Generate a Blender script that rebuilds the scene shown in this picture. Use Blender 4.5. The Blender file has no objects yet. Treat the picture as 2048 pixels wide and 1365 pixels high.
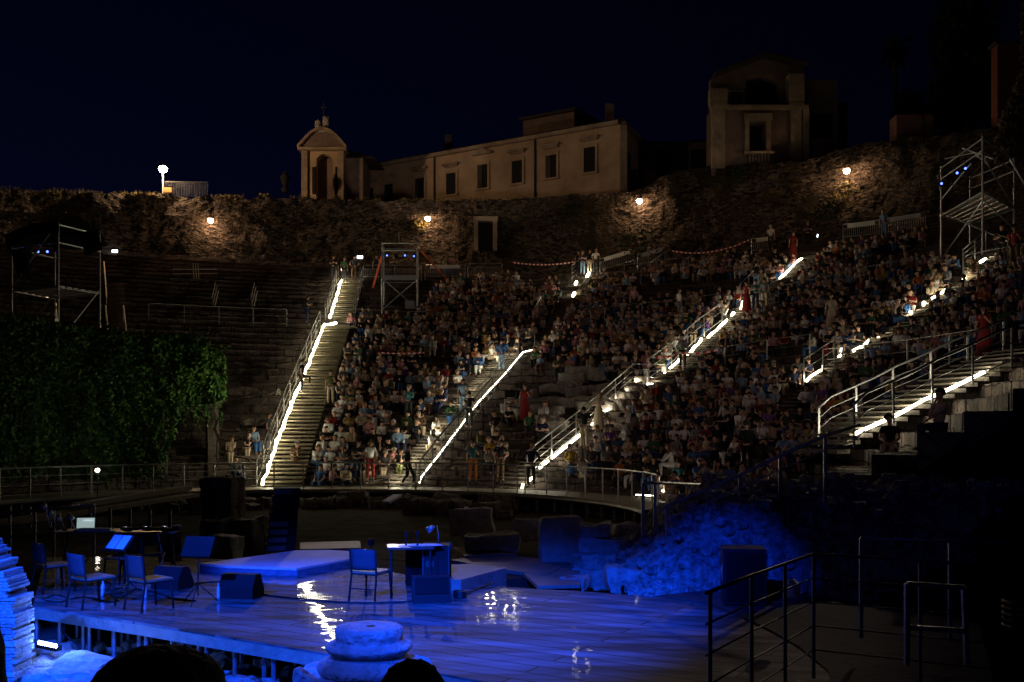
import bpy, math, random
import numpy as np
from mathutils import Vector, Matrix, noise
R = math.radians
random.seed(7)
SC = bpy.context.scene
COL = SC.collection

# ------------------------------------------------------------------ camera, sky, light, exposure
F = 1991.0; CX = 1024.0; HY = 864.0; CAMZ = 2.3
cam_d = bpy.data.cameras.new('camera'); cam = bpy.data.objects.new('camera', cam_d); COL.objects.link(cam)
cam.location = (0, 0, CAMZ); cam.rotation_euler = (R(90), 0, 0)
cam_d.lens = 35; cam_d.sensor_width = 36; cam_d.shift_y = (HY - 682.5) / 2048
cam_d.clip_end = 3000; cam_d.clip_start = 0.05
SC.camera = cam
w = bpy.data.worlds.new('World'); SC.world = w; w.use_nodes = True
wn = w.node_tree; wb = wn.nodes['Background']
sky = wn.nodes.new('ShaderNodeTexSky'); sky.sky_type = 'NISHITA'; sky.sun_disc = False
sky.sun_elevation = R(-4.0); sky.sun_rotation = R(-40); sky.altitude = 0
hs = wn.nodes.new('ShaderNodeMix'); hs.data_type = 'RGBA'; hs.blend_type = 'MULTIPLY'; hs.inputs[0].default_value = 1
hs.inputs[7].default_value = (0.13, 0.20, 1.0, 1)
wn.links.new(sky.outputs[0], hs.inputs[6]); wn.links.new(hs.outputs[2], wb.inputs[0])
wb.inputs[1].default_value = 0.06
SC.view_settings.view_transform = 'Standard'; SC.view_settings.look = 'None'
SC.view_settings.exposure = 0; SC.view_settings.gamma = 1
SC.cycles.use_denoising = True
SC.cycles.max_bounces = 5; SC.cycles.diffuse_bounces = 2; SC.cycles.glossy_bounces = 3
SC.cycles.transmission_bounces = 3; SC.cycles.sample_clamp_indirect = 3.0
SC.cycles.caustics_reflective = False; SC.cycles.caustics_refractive = False
sun_d = bpy.data.lights.new('ambient_fill', 'SUN'); sun_d.energy = 0.0035; sun_d.angle = R(10); sun_d.color = (1.0, .68, .52)  # added faint warm ambient fill, no moon in the sky
sun = bpy.data.objects.new('ambient_fill', sun_d); COL.objects.link(sun); sun.rotation_euler = (R(52), 0, R(-12))

def aim(o, tgt):
    d = Vector(tgt) - o.location
    o.rotation_euler = d.to_track_quat('-Z', 'Y').to_euler()
def spot(name, loc, tgt, power, color, size, blend=.4, rad=.15):
    l = bpy.data.lights.new(name, 'SPOT'); l.energy = power; l.color = color
    l.spot_size = R(size); l.spot_blend = blend; l.shadow_soft_size = rad
    o = bpy.data.objects.new(name, l); COL.objects.link(o); o.location = loc; aim(o, tgt); return o
def point(name, loc, power, color, rad=.15):
    l = bpy.data.lights.new(name, 'POINT'); l.energy = power; l.color = color; l.shadow_soft_size = rad
    o = bpy.data.objects.new(name, l); COL.objects.link(o); o.location = loc; return o
# stage lighting from the towers and an unseen truss behind the photographer; fills added
BLUE = (.004, .062, 1)
spot('stage_spot', (-8, 65.5, 13.6), (-2.6, 14.6, -.4), 8500, (1, .86, .95), 10, .5, .2)
spot('stage_spot', (20.5, 44, 13.5), (-.0, 12.5, -.4), 3600, (1, .78, .62), 15, .7, .2)
spot('truss_spot', (-8.5, 3.0, 9.0), (-5.2, 12.6, -.4), 34000, BLUE, 32, .3)
spot('truss_spot', (-1.5, 1.0, 9.0), (-.1, 14.6, -.4), 44000, BLUE, 24, .85)
spot('truss_spot', (-4, 2.0, 9.0), (-4.2, 19.4, -.3), 15000, (.03, .08, 1), 9.5, .5)
spot('truss_spot', (-3.0, 4.0, 8.0), (-7.2, 12.6, .1), 17000, (.004, .068, 1), 24, .6)
spot('truss_spot', (-2.5, 3.5, 8.0), (3.1, 16.9, -.15), 12500, (.001, .045, 1), 13.5, 1)
spot('truss_spot', (-4.0, 5, 8.0), (-1.6, 10.8, -.2), 2600, (.03, .09, 1), 24, .8)
spot('truss_spot', (-2, 1, 8.0), (9, 19, 1.5), 170, (.01, .05, 1), 60, 1)  # added weak wide blue spill over the dark right side
spot('facade_fill', (20.5, 44.5, 14.2), (12, 87, 26), 900, (1, .80, .68), 15, .5, .2)  # added fill for the long building's side wall, no visible fixture
spot('audience_fill', (9, -6, 14), (0, 50, 7.5), 1750, (1, .64, .52), 42, .9, .4)  # added warm fills on the audience from behind the camera, no known fixture
spot('audience_fill', (-12, -6, 14), (12, 46, 8), 1400, (1, .64, .60), 40, .9, .4)
spot('facade_fill', (-6.5, 63.6, 16.4), (4, 82, 27.5), 950, (1, .80, .66), 44, .2, .2)  # added fills brightening the long building's front, no visible fixture
spot('facade_fill', (-6.9, 63.6, 16.6), (-9, 92, 28.5), 1700, (1, .80, .66), 30, .2, .2)

# ------------------------------------------------------------------ amphitheatre geometry
C0 = (-7.0, 29.0)
TH_S = [-90, -10, 15, 36, 50, 62, 130]; SL_S = [.46, .45, .42, .448, .485, .50, .50]
R0 = 13.0; TREAD = .9; NROW = 37; RTOP = R0 + TREAD * NROW
def pol(x, y):
    dx, dy = x - C0[0], y - C0[1]
    return math.hypot(dx, dy), math.degrees(math.atan2(dx, dy))
def slope(th): return float(np.interp(th, TH_S, SL_S))
def xy(r, th): return C0[0] + r * math.sin(R(th)), C0[1] + r * math.cos(R(th))
def surf(x, y):
    r, th = pol(x, y)
    if r < R0: return 0.0
    return slope(th) * (min(r, RTOP) - R0)
def rowz(k, th): return slope(th) * TREAD * (k + 1)
def P(px, py, D): return Vector(((px - CX) / F * D, D, CAMZ - (py - HY) / F * D))
def PZ(px, py, z):
    D = (CAMZ - z) * F / (py - HY); return P(px, py, D)
def hit(px, py, D0=24.0):
    D = D0
    while D < 110:
        p = P(px, py, D)
        r_ = pol(p.x, p.y)[0]
        if p.z <= surf(p.x, p.y) or r_ > 45.9: p.z = min(p.z, surf(p.x, p.y)) if r_ > 45.9 else p.z; return p
        D += .02
    return P(px, py, 78)
def toPx(p): return CX + F * p[0] / p[1], HY - F * (p[2] - CAMZ) / p[1]
def inpoly(x, y, poly):
    c = False; n = len(poly); j = n - 1
    for i in range(n):
        xi, yi = poly[i]; xj, yj = poly[j]
        if (yi > y) != (yj > y) and x < (xj - xi) * (y - yi) / (yj - yi) + xi: c = not c
        j = i
    return c
def wallhit(px, py, rw):
    D = 40.0
    while D < 110:
        p = P(px, py, D)
        if pol(p.x, p.y)[0] >= rw: return p
        D += .03
    return P(px, py, 80)

# ------------------------------------------------------------------ materials
MATS = {}
def nd(t, typ, **k):
    n = t.nodes.new(typ)
    for a, b in k.items(): setattr(n, a, b)
    return n
def mat(name, c, rough=.7, metal=0, c2=None, scale=4.0, bump=0, bscale=None, spec=.4, emis=None, estr=0, coat=0, detail=6):
    if name in MATS: return MATS[name]
    m = bpy.data.materials.new(name); m.use_nodes = True; t = m.node_tree; b = t.nodes['Principled BSDF']
    b.inputs['Base Color'].default_value = (*c, 1); b.inputs['Roughness'].default_value = rough
    b.inputs['Metallic'].default_value = metal; b.inputs['Specular IOR Level'].default_value = spec
    b.inputs['Coat Weight'].default_value = coat; b.inputs['Coat Roughness'].default_value = .12
    tc = nd(t, 'ShaderNodeTexCoord')
    if c2 is not None:
        n = nd(t, 'ShaderNodeTexNoise'); n.inputs['Scale'].default_value = scale; n.inputs['Detail'].default_value = detail
        n.inputs['Roughness'].default_value = .65
        t.links.new(tc.outputs['Object'], n.inputs['Vector'])
        r = nd(t, 'ShaderNodeValToRGB'); r.color_ramp.elements[0].position = .36; r.color_ramp.elements[1].position = .66
        r.color_ramp.elements[0].color = (*c, 1); r.color_ramp.elements[1].color = (*c2, 1)
        t.links.new(n.outputs['Fac'], r.inputs[0]); t.links.new(r.outputs[0], b.inputs['Base Color'])
    if bump:
        n = nd(t, 'ShaderNodeTexNoise'); n.inputs['Scale'].default_value = bscale or scale * 3; n.inputs['Detail'].default_value = 8
        t.links.new(tc.outputs['Object'], n.inputs['Vector'])
        bp = nd(t, 'ShaderNodeBump'); bp.inputs['Strength'].default_value = bump; bp.inputs['Distance'].default_value = .08
        t.links.new(n.outputs['Fac'], bp.inputs['Height']); t.links.new(bp.outputs[0], b.inputs['Normal'])
    if emis:
        b.inputs['Emission Color'].default_value = (*emis, 1); b.inputs['Emission Strength'].default_value = estr
    MATS[name] = m; return m
def masonry(name, c, c2, cm, sx, sy, uv=True, bumpd=.06, patch=(.05, .03, .02), pscale=.25, rub=False):
    m = bpy.data.materials.new(name); m.use_nodes = True; t = m.node_tree; b = t.nodes['Principled BSDF']
    b.inputs['Roughness'].default_value = .9; b.inputs['Specular IOR Level'].default_value = .15
    tc = nd(t, 'ShaderNodeTexCoord'); src = tc.outputs['UV'] if uv else tc.outputs['Object']
    nz = nd(t, 'ShaderNodeTexNoise'); nz.inputs['Scale'].default_value = 1.3; nz.inputs['Detail'].default_value = 3
    t.links.new(src, nz.inputs['Vector'])
    ad = nd(t, 'ShaderNodeVectorMath', operation='MULTIPLY_ADD'); ad.inputs[1].default_value = (.35, .35, .35)
    t.links.new(nz.outputs['Color'], ad.inputs[0]); t.links.new(src, ad.inputs[2])
    br = nd(t, 'ShaderNodeTexBrick'); br.inputs['Scale'].default_value = 1; br.inputs['Brick Width'].default_value = sx
    br.inputs['Row Height'].default_value = sy; br.inputs['Mortar Size'].default_value = .03; br.inputs['Mortar Smooth'].default_value = .6
    br.inputs['Color1'].default_value = (*c, 1); br.inputs['Color2'].default_value = (*c2, 1); br.inputs['Mortar'].default_value = (*cm, 1)
    t.links.new(ad.outputs[0], br.inputs['Vector'])
    vo = nd(t, 'ShaderNodeTexVoronoi'); vo.inputs['Scale'].default_value = 2.6; t.links.new(src, vo.inputs['Vector'])
    bcol = br.outputs['Color']
    if rub:
        mpp = nd(t, 'ShaderNodeMapping'); mpp.inputs['Scale'].default_value = (1.5, 2.9, 1); t.links.new(ad.outputs[0], mpp.inputs[0])
        t.links.new(mpp.outputs[0], vo.inputs['Vector']); vo.inputs['Scale'].default_value = 2.7; vo.inputs['Randomness'].default_value = 1
        vr = nd(t, 'ShaderNodeValToRGB'); vr.color_ramp.elements[0].color = (*cm, 1); vr.color_ramp.elements[1].color = (*c, 1); vr.color_ramp.elements[0].position = .1; vr.color_ramp.elements[1].position = .9
        sx_ = nd(t, 'ShaderNodeSeparateXYZ'); t.links.new(vo.outputs['Color'], sx_.inputs[0]); t.links.new(sx_.outputs[0], vr.inputs[0]); bcol = vr.outputs[0]
    n2 = nd(t, 'ShaderNodeTexNoise'); n2.inputs['Scale'].default_value = 9; n2.inputs['Detail'].default_value = 8; n2.inputs['Roughness'].default_value = .7
    t.links.new(src, n2.inputs['Vector'])
    mx = nd(t, 'ShaderNodeMix', data_type='RGBA', blend_type='OVERLAY'); mx.inputs[0].default_value = .9
    t.links.new(bcol, mx.inputs[6]); t.links.new(n2.outputs['Fac'], mx.inputs[7])
    n3 = nd(t, 'ShaderNodeTexNoise'); n3.inputs['Scale'].default_value = pscale; n3.inputs['Detail'].default_value = 7; n3.inputs['Roughness'].default_value = .7
    t.links.new(src, n3.inputs['Vector'])
    rp = nd(t, 'ShaderNodeValToRGB'); rp.color_ramp.elements[0].position = .5; rp.color_ramp.elements[1].position = .6
    t.links.new(n3.outputs['Fac'], rp.inputs[0])
    m2 = nd(t, 'ShaderNodeMix', data_type='RGBA'); m2.inputs[7].default_value = (*patch, 1)
    t.links.new(rp.outputs[0], m2.inputs[0]); t.links.new(mx.outputs[2], m2.inputs[6]); t.links.new(m2.outputs[2], b.inputs['Base Color'])
    s = nd(t, 'ShaderNodeMath', operation='MULTIPLY_ADD'); s.inputs[1].default_value = .7
    t.links.new(n2.outputs['Fac'], s.inputs[0]); t.links.new(vo.outputs['Distance'], s.inputs[2])
    s2 = nd(t, 'ShaderNodeMath', operation='SUBTRACT'); t.links.new(s.outputs[0], s2.inputs[0])
    if rub: s2.inputs[1].default_value = 0; s.inputs[1].default_value = 1.3
    else: t.links.new(br.outputs['Fac'], s2.inputs[1])
    bp = nd(t, 'ShaderNodeBump'); bp.inputs['Strength'].default_value = 1; bp.inputs['Distance'].default_value = bumpd
    t.links.new(s2.outputs[0], bp.inputs['Height']); t.links.new(bp.outputs[0], b.inputs['Normal'])
    MATS[name] = m; return m
def vcmat(name, rough, objcol=False, stripes=False, pat=.3):
    m = bpy.data.materials.new(name); m.use_nodes = True; t = m.node_tree; b = t.nodes['Principled BSDF']
    b.inputs['Roughness'].default_value = rough; b.inputs['Specular IOR Level'].default_value = .25
    if objcol:
        a = nd(t, 'ShaderNodeObjectInfo')
    else:
        a = nd(t, 'ShaderNodeVertexColor'); a.layer_name = 'Col'
    tc = nd(t, 'ShaderNodeTexCoord'); n = nd(t, 'ShaderNodeTexNoise'); n.inputs['Scale'].default_value = 9
    t.links.new(tc.outputs['Object'], n.inputs['Vector'])
    mx = nd(t, 'ShaderNodeMix', data_type='RGBA', blend_type='OVERLAY'); mx.inputs[0].default_value = pat
    t.links.new(a.outputs['Color'], mx.inputs[6]); t.links.new(n.outputs['Fac'], mx.inputs[7])
    t.links.new(mx.outputs[2], b.inputs['Base Color'])
    bp = nd(t, 'ShaderNodeBump'); bp.inputs['Strength'].default_value = .5; bp.inputs['Distance'].default_value = .03
    t.links.new(n.outputs['Fac'], bp.inputs['Height']); t.links.new(bp.outputs[0], b.inputs['Normal'])
    MATS[name] = m; return m
M_wall = masonry('rubble_masonry', (.105, .077, .060), (.06, .04, .03), (.012, .008, .006), .42, .17, True, .16, (.035, .026, .015), .25, True)
M_tier = masonry('tier_stone', (.13, .10, .085), (.07, .052, .045), (.018, .014, .012), 1.3, .42, True, .05, (.03, .024, .02), .6)
M_brick = masonry('roman_brick', (.33, .27, .23), (.20, .16, .14), (.10, .09, .08), .38, .075, False, .03, (.12, .1, .09), 1.2)
M_ash = masonry('ashlar', (.16, .13, .11), (.09, .07, .06), (.02, .02, .015), .9, .45, False, .04, (.05, .04, .03), .7)
M_stone = mat('limestone', (.42, .39, .36), .8, c2=(.22, .20, .18), scale=5, bump=.7, bscale=14)
M_pstone = mat('pale_marble', (.34, .30, .27), .7, c2=(.2, .17, .15), scale=3, bump=.4, bscale=12)
M_rubble = mat('mortared_rubble', (.40, .38, .36), .95, c2=(.10, .09, .08), scale=7, bump=1, bscale=16, spec=.1)
M_lava = mat('dark_lava', (.012, .011, .011), .95, c2=(.02, .018, .016), scale=6, bump=1, bscale=9, spec=.05)
M_dirt = mat('dirt', (.10, .08, .06), .95, c2=(.05, .04, .03), scale=1.5, bump=.8, bscale=5, spec=.1)
M_floor = mat('orchestra_paving', (.06, .045, .036), 1, c2=(.02, .016, .013), scale=1.2, bump=.6, bscale=4, spec=.02)
M_grass = mat('dry_grass', (.14, .10, .03), .9, c2=(.07, .07, .02), scale=5, spec=.1)
M_leaf = mat('leaf_green', (.055, .13, .02), .6, c2=(.025, .07, .012), scale=2, spec=.3)
M_darkleaf = mat('dark_foliage', (.02, .028, .012), .8, c2=(.012, .018, .008), scale=3, spec=.1)
M_bark = mat('bark', (.07, .05, .035), .9, c2=(.04, .03, .02), scale=8, bump=.6)
M_steel = mat('galvanised_steel', (.55, .55, .55), .38, .85, c2=(.38, .38, .39), scale=12)
M_rail = mat('painted_steel', (.30, .29, .27), .42, .6, c2=(.2, .2, .19), scale=10)
M_dsteel = mat('dark_steel', (.06, .06, .065), .5, .5)
M_black = mat('black_plastic', (.007, .007, .008), .75, bump=.15, bscale=90, spec=.1)
M_bfab = mat('black_fabric', (.008, .008, .009), .95, bump=.5, bscale=6, spec=.05)
M_chair = mat('woven_plastic', (.055, .06, .075), .5, bump=.6, bscale=60)
M_seat = mat('beige_seat', (.25, .18, .13), .6)
M_white = mat('white_panel', (.72, .70, .64), .6, c2=(.6, .58, .53), scale=3)
M_paper = mat('paper', (.8, .8, .78), .8)
M_wood = mat('weathered_boards', (.34, .27, .18), .7, c2=(.22, .17, .12), scale=4, bump=.3)
M_led = mat('led_white', (.8, .8, .7), emis=(1, .93, .62), estr=11)
M_led5 = mat('led_strip_neutral', (.8, .8, .7), emis=(1, .95, .76), estr=10)
M_lamp = mat('lamp_warm', (.8, .8, .7), emis=(1, .62, .32), estr=160)
M_lampw = mat('lamp_white', (.8, .8, .7), emis=(1, .88, .72), estr=30)
M_exit = mat('sign_white', (.8, .8, .8), emis=(.9, .95, 1), estr=2.2)
M_blued = mat('led_blue', (.1, .1, .5), emis=(.12, .2, 1), estr=3.5)
M_bar = mat('led_bar_cell', (.5, .6, .8), emis=(.30, .46, 1), estr=30)
M_screen = mat('laptop_screen', (.5, .6, .6), emis=(.50, .66, .66), estr=.55)
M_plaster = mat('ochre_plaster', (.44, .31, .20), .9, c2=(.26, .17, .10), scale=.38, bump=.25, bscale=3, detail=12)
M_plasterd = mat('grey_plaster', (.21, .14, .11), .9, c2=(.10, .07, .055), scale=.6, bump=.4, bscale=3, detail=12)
M_pilaster = mat('pilaster_stone', (.36, .265, .18), .9, c2=(.18, .13, .09), scale=1.1, bump=.2)
M_roof = mat('old_roof_tiles', (.05, .035, .03), .9, c2=(.03, .02, .018), scale=4)
M_dark = mat('dark_opening', (.008, .007, .007), .9)
M_shut = mat('dark_shutter', (.03, .025, .022), .7)
M_red = mat('red_plaster', (.14, .036, .024), .9, c2=(.09, .026, .018), scale=1)
M_orange = mat('orange_strap', (.75, .13, .04), .6)
M_cable = mat('black_cable', (.01, .01, .01), .5)
M_bottle = mat('clear_bottle', (.6, .65, .7), .08, spec=.6)
M_skin = vcmat('skin', .55, True, pat=.15); M_cloth = vcmat('clothing', .9, True); M_hair = vcmat('hair_strands', .6, True)
M_crowd = vcmat('crowd_colours', .85, False)
M_eye = mat('eye_and_lips', (.05, .02, .018), .5)
M_shoe = mat('shoe_leather', (.03, .03, .03), .5)
# red and white barrier tape
def tape_mat():
    m = bpy.data.materials.new('red_white_tape'); m.use_nodes = True; t = m.node_tree; b = t.nodes['Principled BSDF']
    tc = nd(t, 'ShaderNodeTexCoord'); wv = nd(t, 'ShaderNodeTexWave'); wv.inputs['Scale'].default_value = 1.1; wv.bands_direction = 'X'
    r = nd(t, 'ShaderNodeValToRGB'); r.color_ramp.interpolation = 'CONSTANT'
    r.color_ramp.elements[0].color = (.7, .02, .02, 1); r.color_ramp.elements[1].color = (.85, .82, .8, 1); r.color_ramp.elements[1].position = .5
    t.links.new(tc.outputs['Object'], wv.inputs[0]); t.links.new(wv.outputs[1], r.inputs[0]); t.links.new(r.outputs[0], b.inputs['Base Color'])
    return m
M_tape = tape_mat()
# stage floor: boards under crumpled clear plastic sheeting
def stage_mat():
    m = bpy.data.materials.new('boards_under_plastic'); m.use_nodes = True; t = m.node_tree; b = t.nodes['Principled BSDF']
    tc = nd(t, 'ShaderNodeTexCoord'); mp = nd(t, 'ShaderNodeMapping'); mp.inputs['Rotation'].default_value = (0, 0, R(31))
    t.links.new(tc.outputs['Object'], mp.inputs[0])
    br = nd(t, 'ShaderNodeTexBrick'); br.offset = .5; br.inputs['Brick Width'].default_value = 4.2; br.inputs['Row Height'].default_value = .32
    br.inputs['Mortar Size'].default_value = .016; br.inputs['Scale'].default_value = 1
    br.inputs['Color1'].default_value = (.22, .19, .175, 1); br.inputs['Color2'].default_value = (.12, .105, .095, 1); br.inputs['Mortar'].default_value = (.03, .025, .025, 1)
    t.links.new(mp.outputs[0], br.inputs[0])
    n = nd(t, 'ShaderNodeTexNoise'); n.inputs['Scale'].default_value = 1.4; n.inputs['Detail'].default_value = 6
    mp2 = nd(t, 'ShaderNodeMapping'); mp2.inputs['Scale'].default_value = (.35, 2.2, 1); mp2.inputs['Rotation'].default_value = (0, 0, R(31))
    t.links.new(tc.outputs['Object'], mp2.inputs[0]); t.links.new(mp2.outputs[0], n.inputs[0])
    mx = nd(t, 'ShaderNodeMix', data_type='RGBA', blend_type='OVERLAY'); mx.inputs[0].default_value = .85
    rn = nd(t, 'ShaderNodeValToRGB'); rn.color_ramp.elements[0].position = .35; rn.color_ramp.elements[1].position = .65; rn.color_ramp.elements[0].color = (.12, .12, .12, 1); rn.color_ramp.elements[1].color = (.85, .85, .85, 1); t.links.new(n.outputs[0], rn.inputs[0])
    t.links.new(br.outputs[0], mx.inputs[6]); t.links.new(rn.outputs[0], mx.inputs[7]); t.links.new(mx.outputs[2], b.inputs['Base Color'])
    b.inputs['Roughness'].default_value = .7; b.inputs['Specular IOR Level'].default_value = .12; b.inputs['Coat Weight'].default_value = 1; b.inputs['Coat Roughness'].default_value = .015
    n2 = nd(t, 'ShaderNodeTexNoise'); n2.inputs['Scale'].default_value = 2.2; n2.inputs['Detail'].default_value = 1.5; n2.inputs['Distortion'].default_value = .6
    t.links.new(tc.outputs['Object'], n2.inputs[0])
    bp = nd(t, 'ShaderNodeBump'); bp.inputs['Strength'].default_value = 1; bp.inputs['Distance'].default_value = .0042
    n3 = nd(t, 'ShaderNodeTexNoise'); n3.inputs['Scale'].default_value = 16; n3.inputs['Detail'].default_value = 2; t.links.new(tc.outputs['Object'], n3.inputs[0])
    n4 = nd(t, 'ShaderNodeTexNoise'); n4.inputs['Scale'].default_value = .5; n4.inputs['Detail'].default_value = 1; t.links.new(tc.outputs['Object'], n4.inputs[0])
    r4 = nd(t, 'ShaderNodeMapRange'); r4.inputs[1].default_value = .48; r4.inputs[2].default_value = .62; r4.inputs[3].default_value = 0; r4.inputs[4].default_value = .35; t.links.new(n4.outputs[0], r4.inputs[0])
    m3 = nd(t, 'ShaderNodeMath', operation='MULTIPLY'); t.links.new(n3.outputs[0], m3.inputs[0]); t.links.new(r4.outputs[0], m3.inputs[1])
    a3 = nd(t, 'ShaderNodeMath', operation='ADD'); t.links.new(n2.outputs[0], a3.inputs[0]); t.links.new(m3.outputs[0], a3.inputs[1])
    t.links.new(a3.outputs[0], bp.inputs['Height']); t.links.new(bp.outputs[0], b.inputs['Coat Normal'])
    sx = nd(t, 'ShaderNodeSeparateXYZ'); t.links.new(tc.outputs['Object'], sx.inputs[0]); mr_ = nd(t, 'ShaderNodeMapRange'); mr_.inputs[1].default_value = -1.0; mr_.inputs[2].default_value = .6; mr_.inputs[3].default_value = .8; mr_.inputs[4].default_value = .05
    t.links.new(sx.outputs[0], mr_.inputs[0]); t.links.new(mr_.outputs[0], b.inputs['Coat Weight'])
    bp2 = nd(t, 'ShaderNodeBump'); bp2.inputs['Strength'].default_value = .3; bp2.inputs['Distance'].default_value = .008
    t.links.new(n2.outputs[0], bp2.inputs['Height']); t.links.new(bp2.outputs[0], b.inputs['Normal'])
    return m
M_stage = stage_mat()

# ------------------------------------------------------------------ mesh helpers
class MB:
    def __init__(s): s.v = []; s.f = []; s.uv = None
    def add(s, vs, fs):
        b = len(s.v); s.v += [tuple(v) for v in vs]; s.f += [tuple(i + b for i in f) for f in fs]; return s
    def box(s, c, d, rz=0, rx=0, ry=0, taper=1):
        m = Matrix.Rotation(rz, 3, 'Z') @ Matrix.Rotation(ry, 3, 'Y') @ Matrix.Rotation(rx, 3, 'X'); c = Vector(c); vs = []
        for z in (-.5, .5):
            k = taper if z > 0 else 1
            for x, y in ((-.5, -.5), (.5, -.5), (.5, .5), (-.5, .5)): vs.append(c + m @ Vector((x * d[0] * k, y * d[1] * k, z * d[2])))
        return s.add(vs, [(0, 3, 2, 1), (4, 5, 6, 7), (0, 1, 5, 4), (1, 2, 6, 5), (2, 3, 7, 6), (3, 0, 4, 7)])
    def beam(s, p, q, w, h=None):
        p = Vector(p); q = Vector(q); h = h or w; d = (q - p).normalized()
        u = Vector((0, 0, 1)) if abs(d.z) < .95 else Vector((0, 1, 0))
        a = d.cross(u).normalized() * w / 2; b = a.cross(d).normalized() * h / 2
        vs = [p - a - b, p + a - b, p + a + b, p - a + b, q - a - b, q + a - b, q + a + b, q - a + b]
        return s.add(vs, [(0, 3, 2, 1), (4, 5, 6, 7), (0, 1, 5, 4), (1, 2, 6, 5), (2, 3, 7, 6), (3, 0, 4, 7)])
    def tube(s, pts, r, n=8, caps=True):
        pts = [Vector(p) for p in pts]; rs = r if isinstance(r, (list, tuple)) else [r] * len(pts); vs = []; fs = []; ref = None
        for i, p in enumerate(pts):
            d = ((pts[min(i + 1, len(pts) - 1)] - pts[max(i - 1, 0)])).normalized()
            if ref is None: ref = Vector((0, 0, 1)) if abs(d.z) < .9 else Vector((1, 0, 0))
            a = d.cross(ref)
            if a.length < 1e-4: a = d.orthogonal()
            a.normalize(); b = d.cross(a).normalized()
            for k in range(n):
                t = 2 * math.pi * k / n; vs.append(p + (a * math.cos(t) + b * math.sin(t)) * rs[i])
        for i in range(len(pts) - 1):
            for k in range(n):
                k2 = (k + 1) % n; fs.append((i * n + k, i * n + k2, (i + 1) * n + k2, (i + 1) * n + k))
        if caps: fs.append(tuple(range(n - 1, -1, -1))); fs.append(tuple((len(pts) - 1) * n + k for k in range(n)))
        return s.add(vs, fs)
    def lathe(s, c, prof, n=32, jit=0, seed=0):
        c = Vector(c); vs = []; fs = []
        for i, (r, z) in enumerate(prof):
            for k in range(n):
                t = 2 * math.pi * k / n; rr = r
                if jit: rr *= 1 + jit * noise.noise(Vector((math.cos(t) * 2, math.sin(t) * 2, z * 5 + seed)))
                vs.append(c + Vector((rr * math.cos(t), rr * math.sin(t), z)))
        for i in range(len(prof) - 1):
            for k in range(n):
                k2 = (k + 1) % n; fs.append((i * n + k, i * n + k2, (i + 1) * n + k2, (i + 1) * n + k))
        fs.append(tuple(range(n - 1, -1, -1))); fs.append(tuple((len(prof) - 1) * n + k for k in range(n)))
        return s.add(vs, fs)
    def prism(s, poly, z0, z1):
        n = len(poly); vs = [(x, y, z0) for x, y in poly] + [(x, y, z1) for x, y in poly]
        a = sum(poly[i][0] * poly[(i + 1) % n][1] - poly[(i + 1) % n][0] * poly[i][1] for i in range(n))
        fs = [tuple(range(n - 1, -1, -1)), tuple(range(n, 2 * n))] + [(i, (i + 1) % n, n + (i + 1) % n, n + i) for i in range(n)]
        if a < 0: fs = [f[::-1] for f in fs]
        return s.add(vs, fs)
    def vprism(s, pts, o, u, n, t):
        """polygon in the vertical plane through o along unit u (pts = (along, z)), thickness t along -n"""
        o = Vector(o); u = Vector(u); n = Vector(n); k = len(pts)
        vs = [o + u * a + Vector((0, 0, z)) for a, z in pts] + [o + u * a + Vector((0, 0, z)) - n * t for a, z in pts]
        fs = [tuple(range(k)), tuple(range(2 * k - 1, k - 1, -1))] + [((i + 1) % k, i, k + i, k + (i + 1) % k) for i in range(k)]
        return s.add(vs, fs)
    def stone(s, c, d, seed, rz=0, amp=.22, n=8, pw=.55):
        c = Vector(c); vs = []; fs = []; m = n * 2
        mr = Matrix.Rotation(rz, 3, 'Z')
        for i in range(n + 1):
            ph = math.pi * i / n
            for k in range(m):
                t = 2 * math.pi * k / m
                q = Vector((math.sin(ph) * math.cos(t), math.sin(ph) * math.sin(t), math.cos(ph)))
                q = Vector([math.copysign(abs(a) ** pw, a) for a in q]); q /= max(1, q.length / 1.25)
                q *= 1 + amp * noise.noise(q * 1.7 + Vector((seed * 3.1, seed, 0))) + amp * .4 * noise.noise(q * 5 + Vector((seed, 0, 7)))
                vs.append(c + mr @ Vector((q.x * d[0] / 2, q.y * d[1] / 2, q.z * d[2] / 2)))
        for i in range(n):
            for k in range(m):
                k2 = (k + 1) % m; fs.append((i * m + k, (i + 1) * m + k, (i + 1) * m + k2, i * m + k2))
        return s.add(vs, fs)
    def rough(s, c, d, seed, rz=0, amp=.06, n=7):
        c = Vector(c); mr = Matrix.Rotation(rz, 3, 'Z')
        for ax in range(3):
            for sg in (-1, 1):
                b = len(s.v)
                for i in range(n + 1):
                    for j in range(n + 1):
                        q = [0, 0, 0]; q[ax] = sg; q[(ax + 1) % 3] = (i / n * 2 - 1) * sg; q[(ax + 2) % 3] = j / n * 2 - 1; q = Vector(q)
                        e = sorted(abs(a) for a in q)[1]; q *= 1 - .06 * max(0, e - .75) * 4
                        p = Vector((q.x * d[0] / 2, q.y * d[1] / 2, q.z * d[2] / 2)); k = Vector((seed * 1.7, seed, seed * .3))
                        f_ = Vector((noise.noise(p * 2 + k), noise.noise(p * 2 + k + Vector((9, 0, 0))), noise.noise(p * 2 + k + Vector((0, 9, 0))))) * amp * 1.6 + Vector((noise.noise(p * 7 + k), noise.noise(p * 7 + k + Vector((5, 0, 0))), noise.noise(p * 7 + k + Vector((0, 5, 0))))) * amp * .5
                        s.v.append(tuple(c + mr @ (p + f_)))
                for i in range(n):
                    for j in range(n): a = b + i * (n + 1) + j; s.f.append((a, a + n + 1, a + n + 2, a + 1))
        return s
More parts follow.
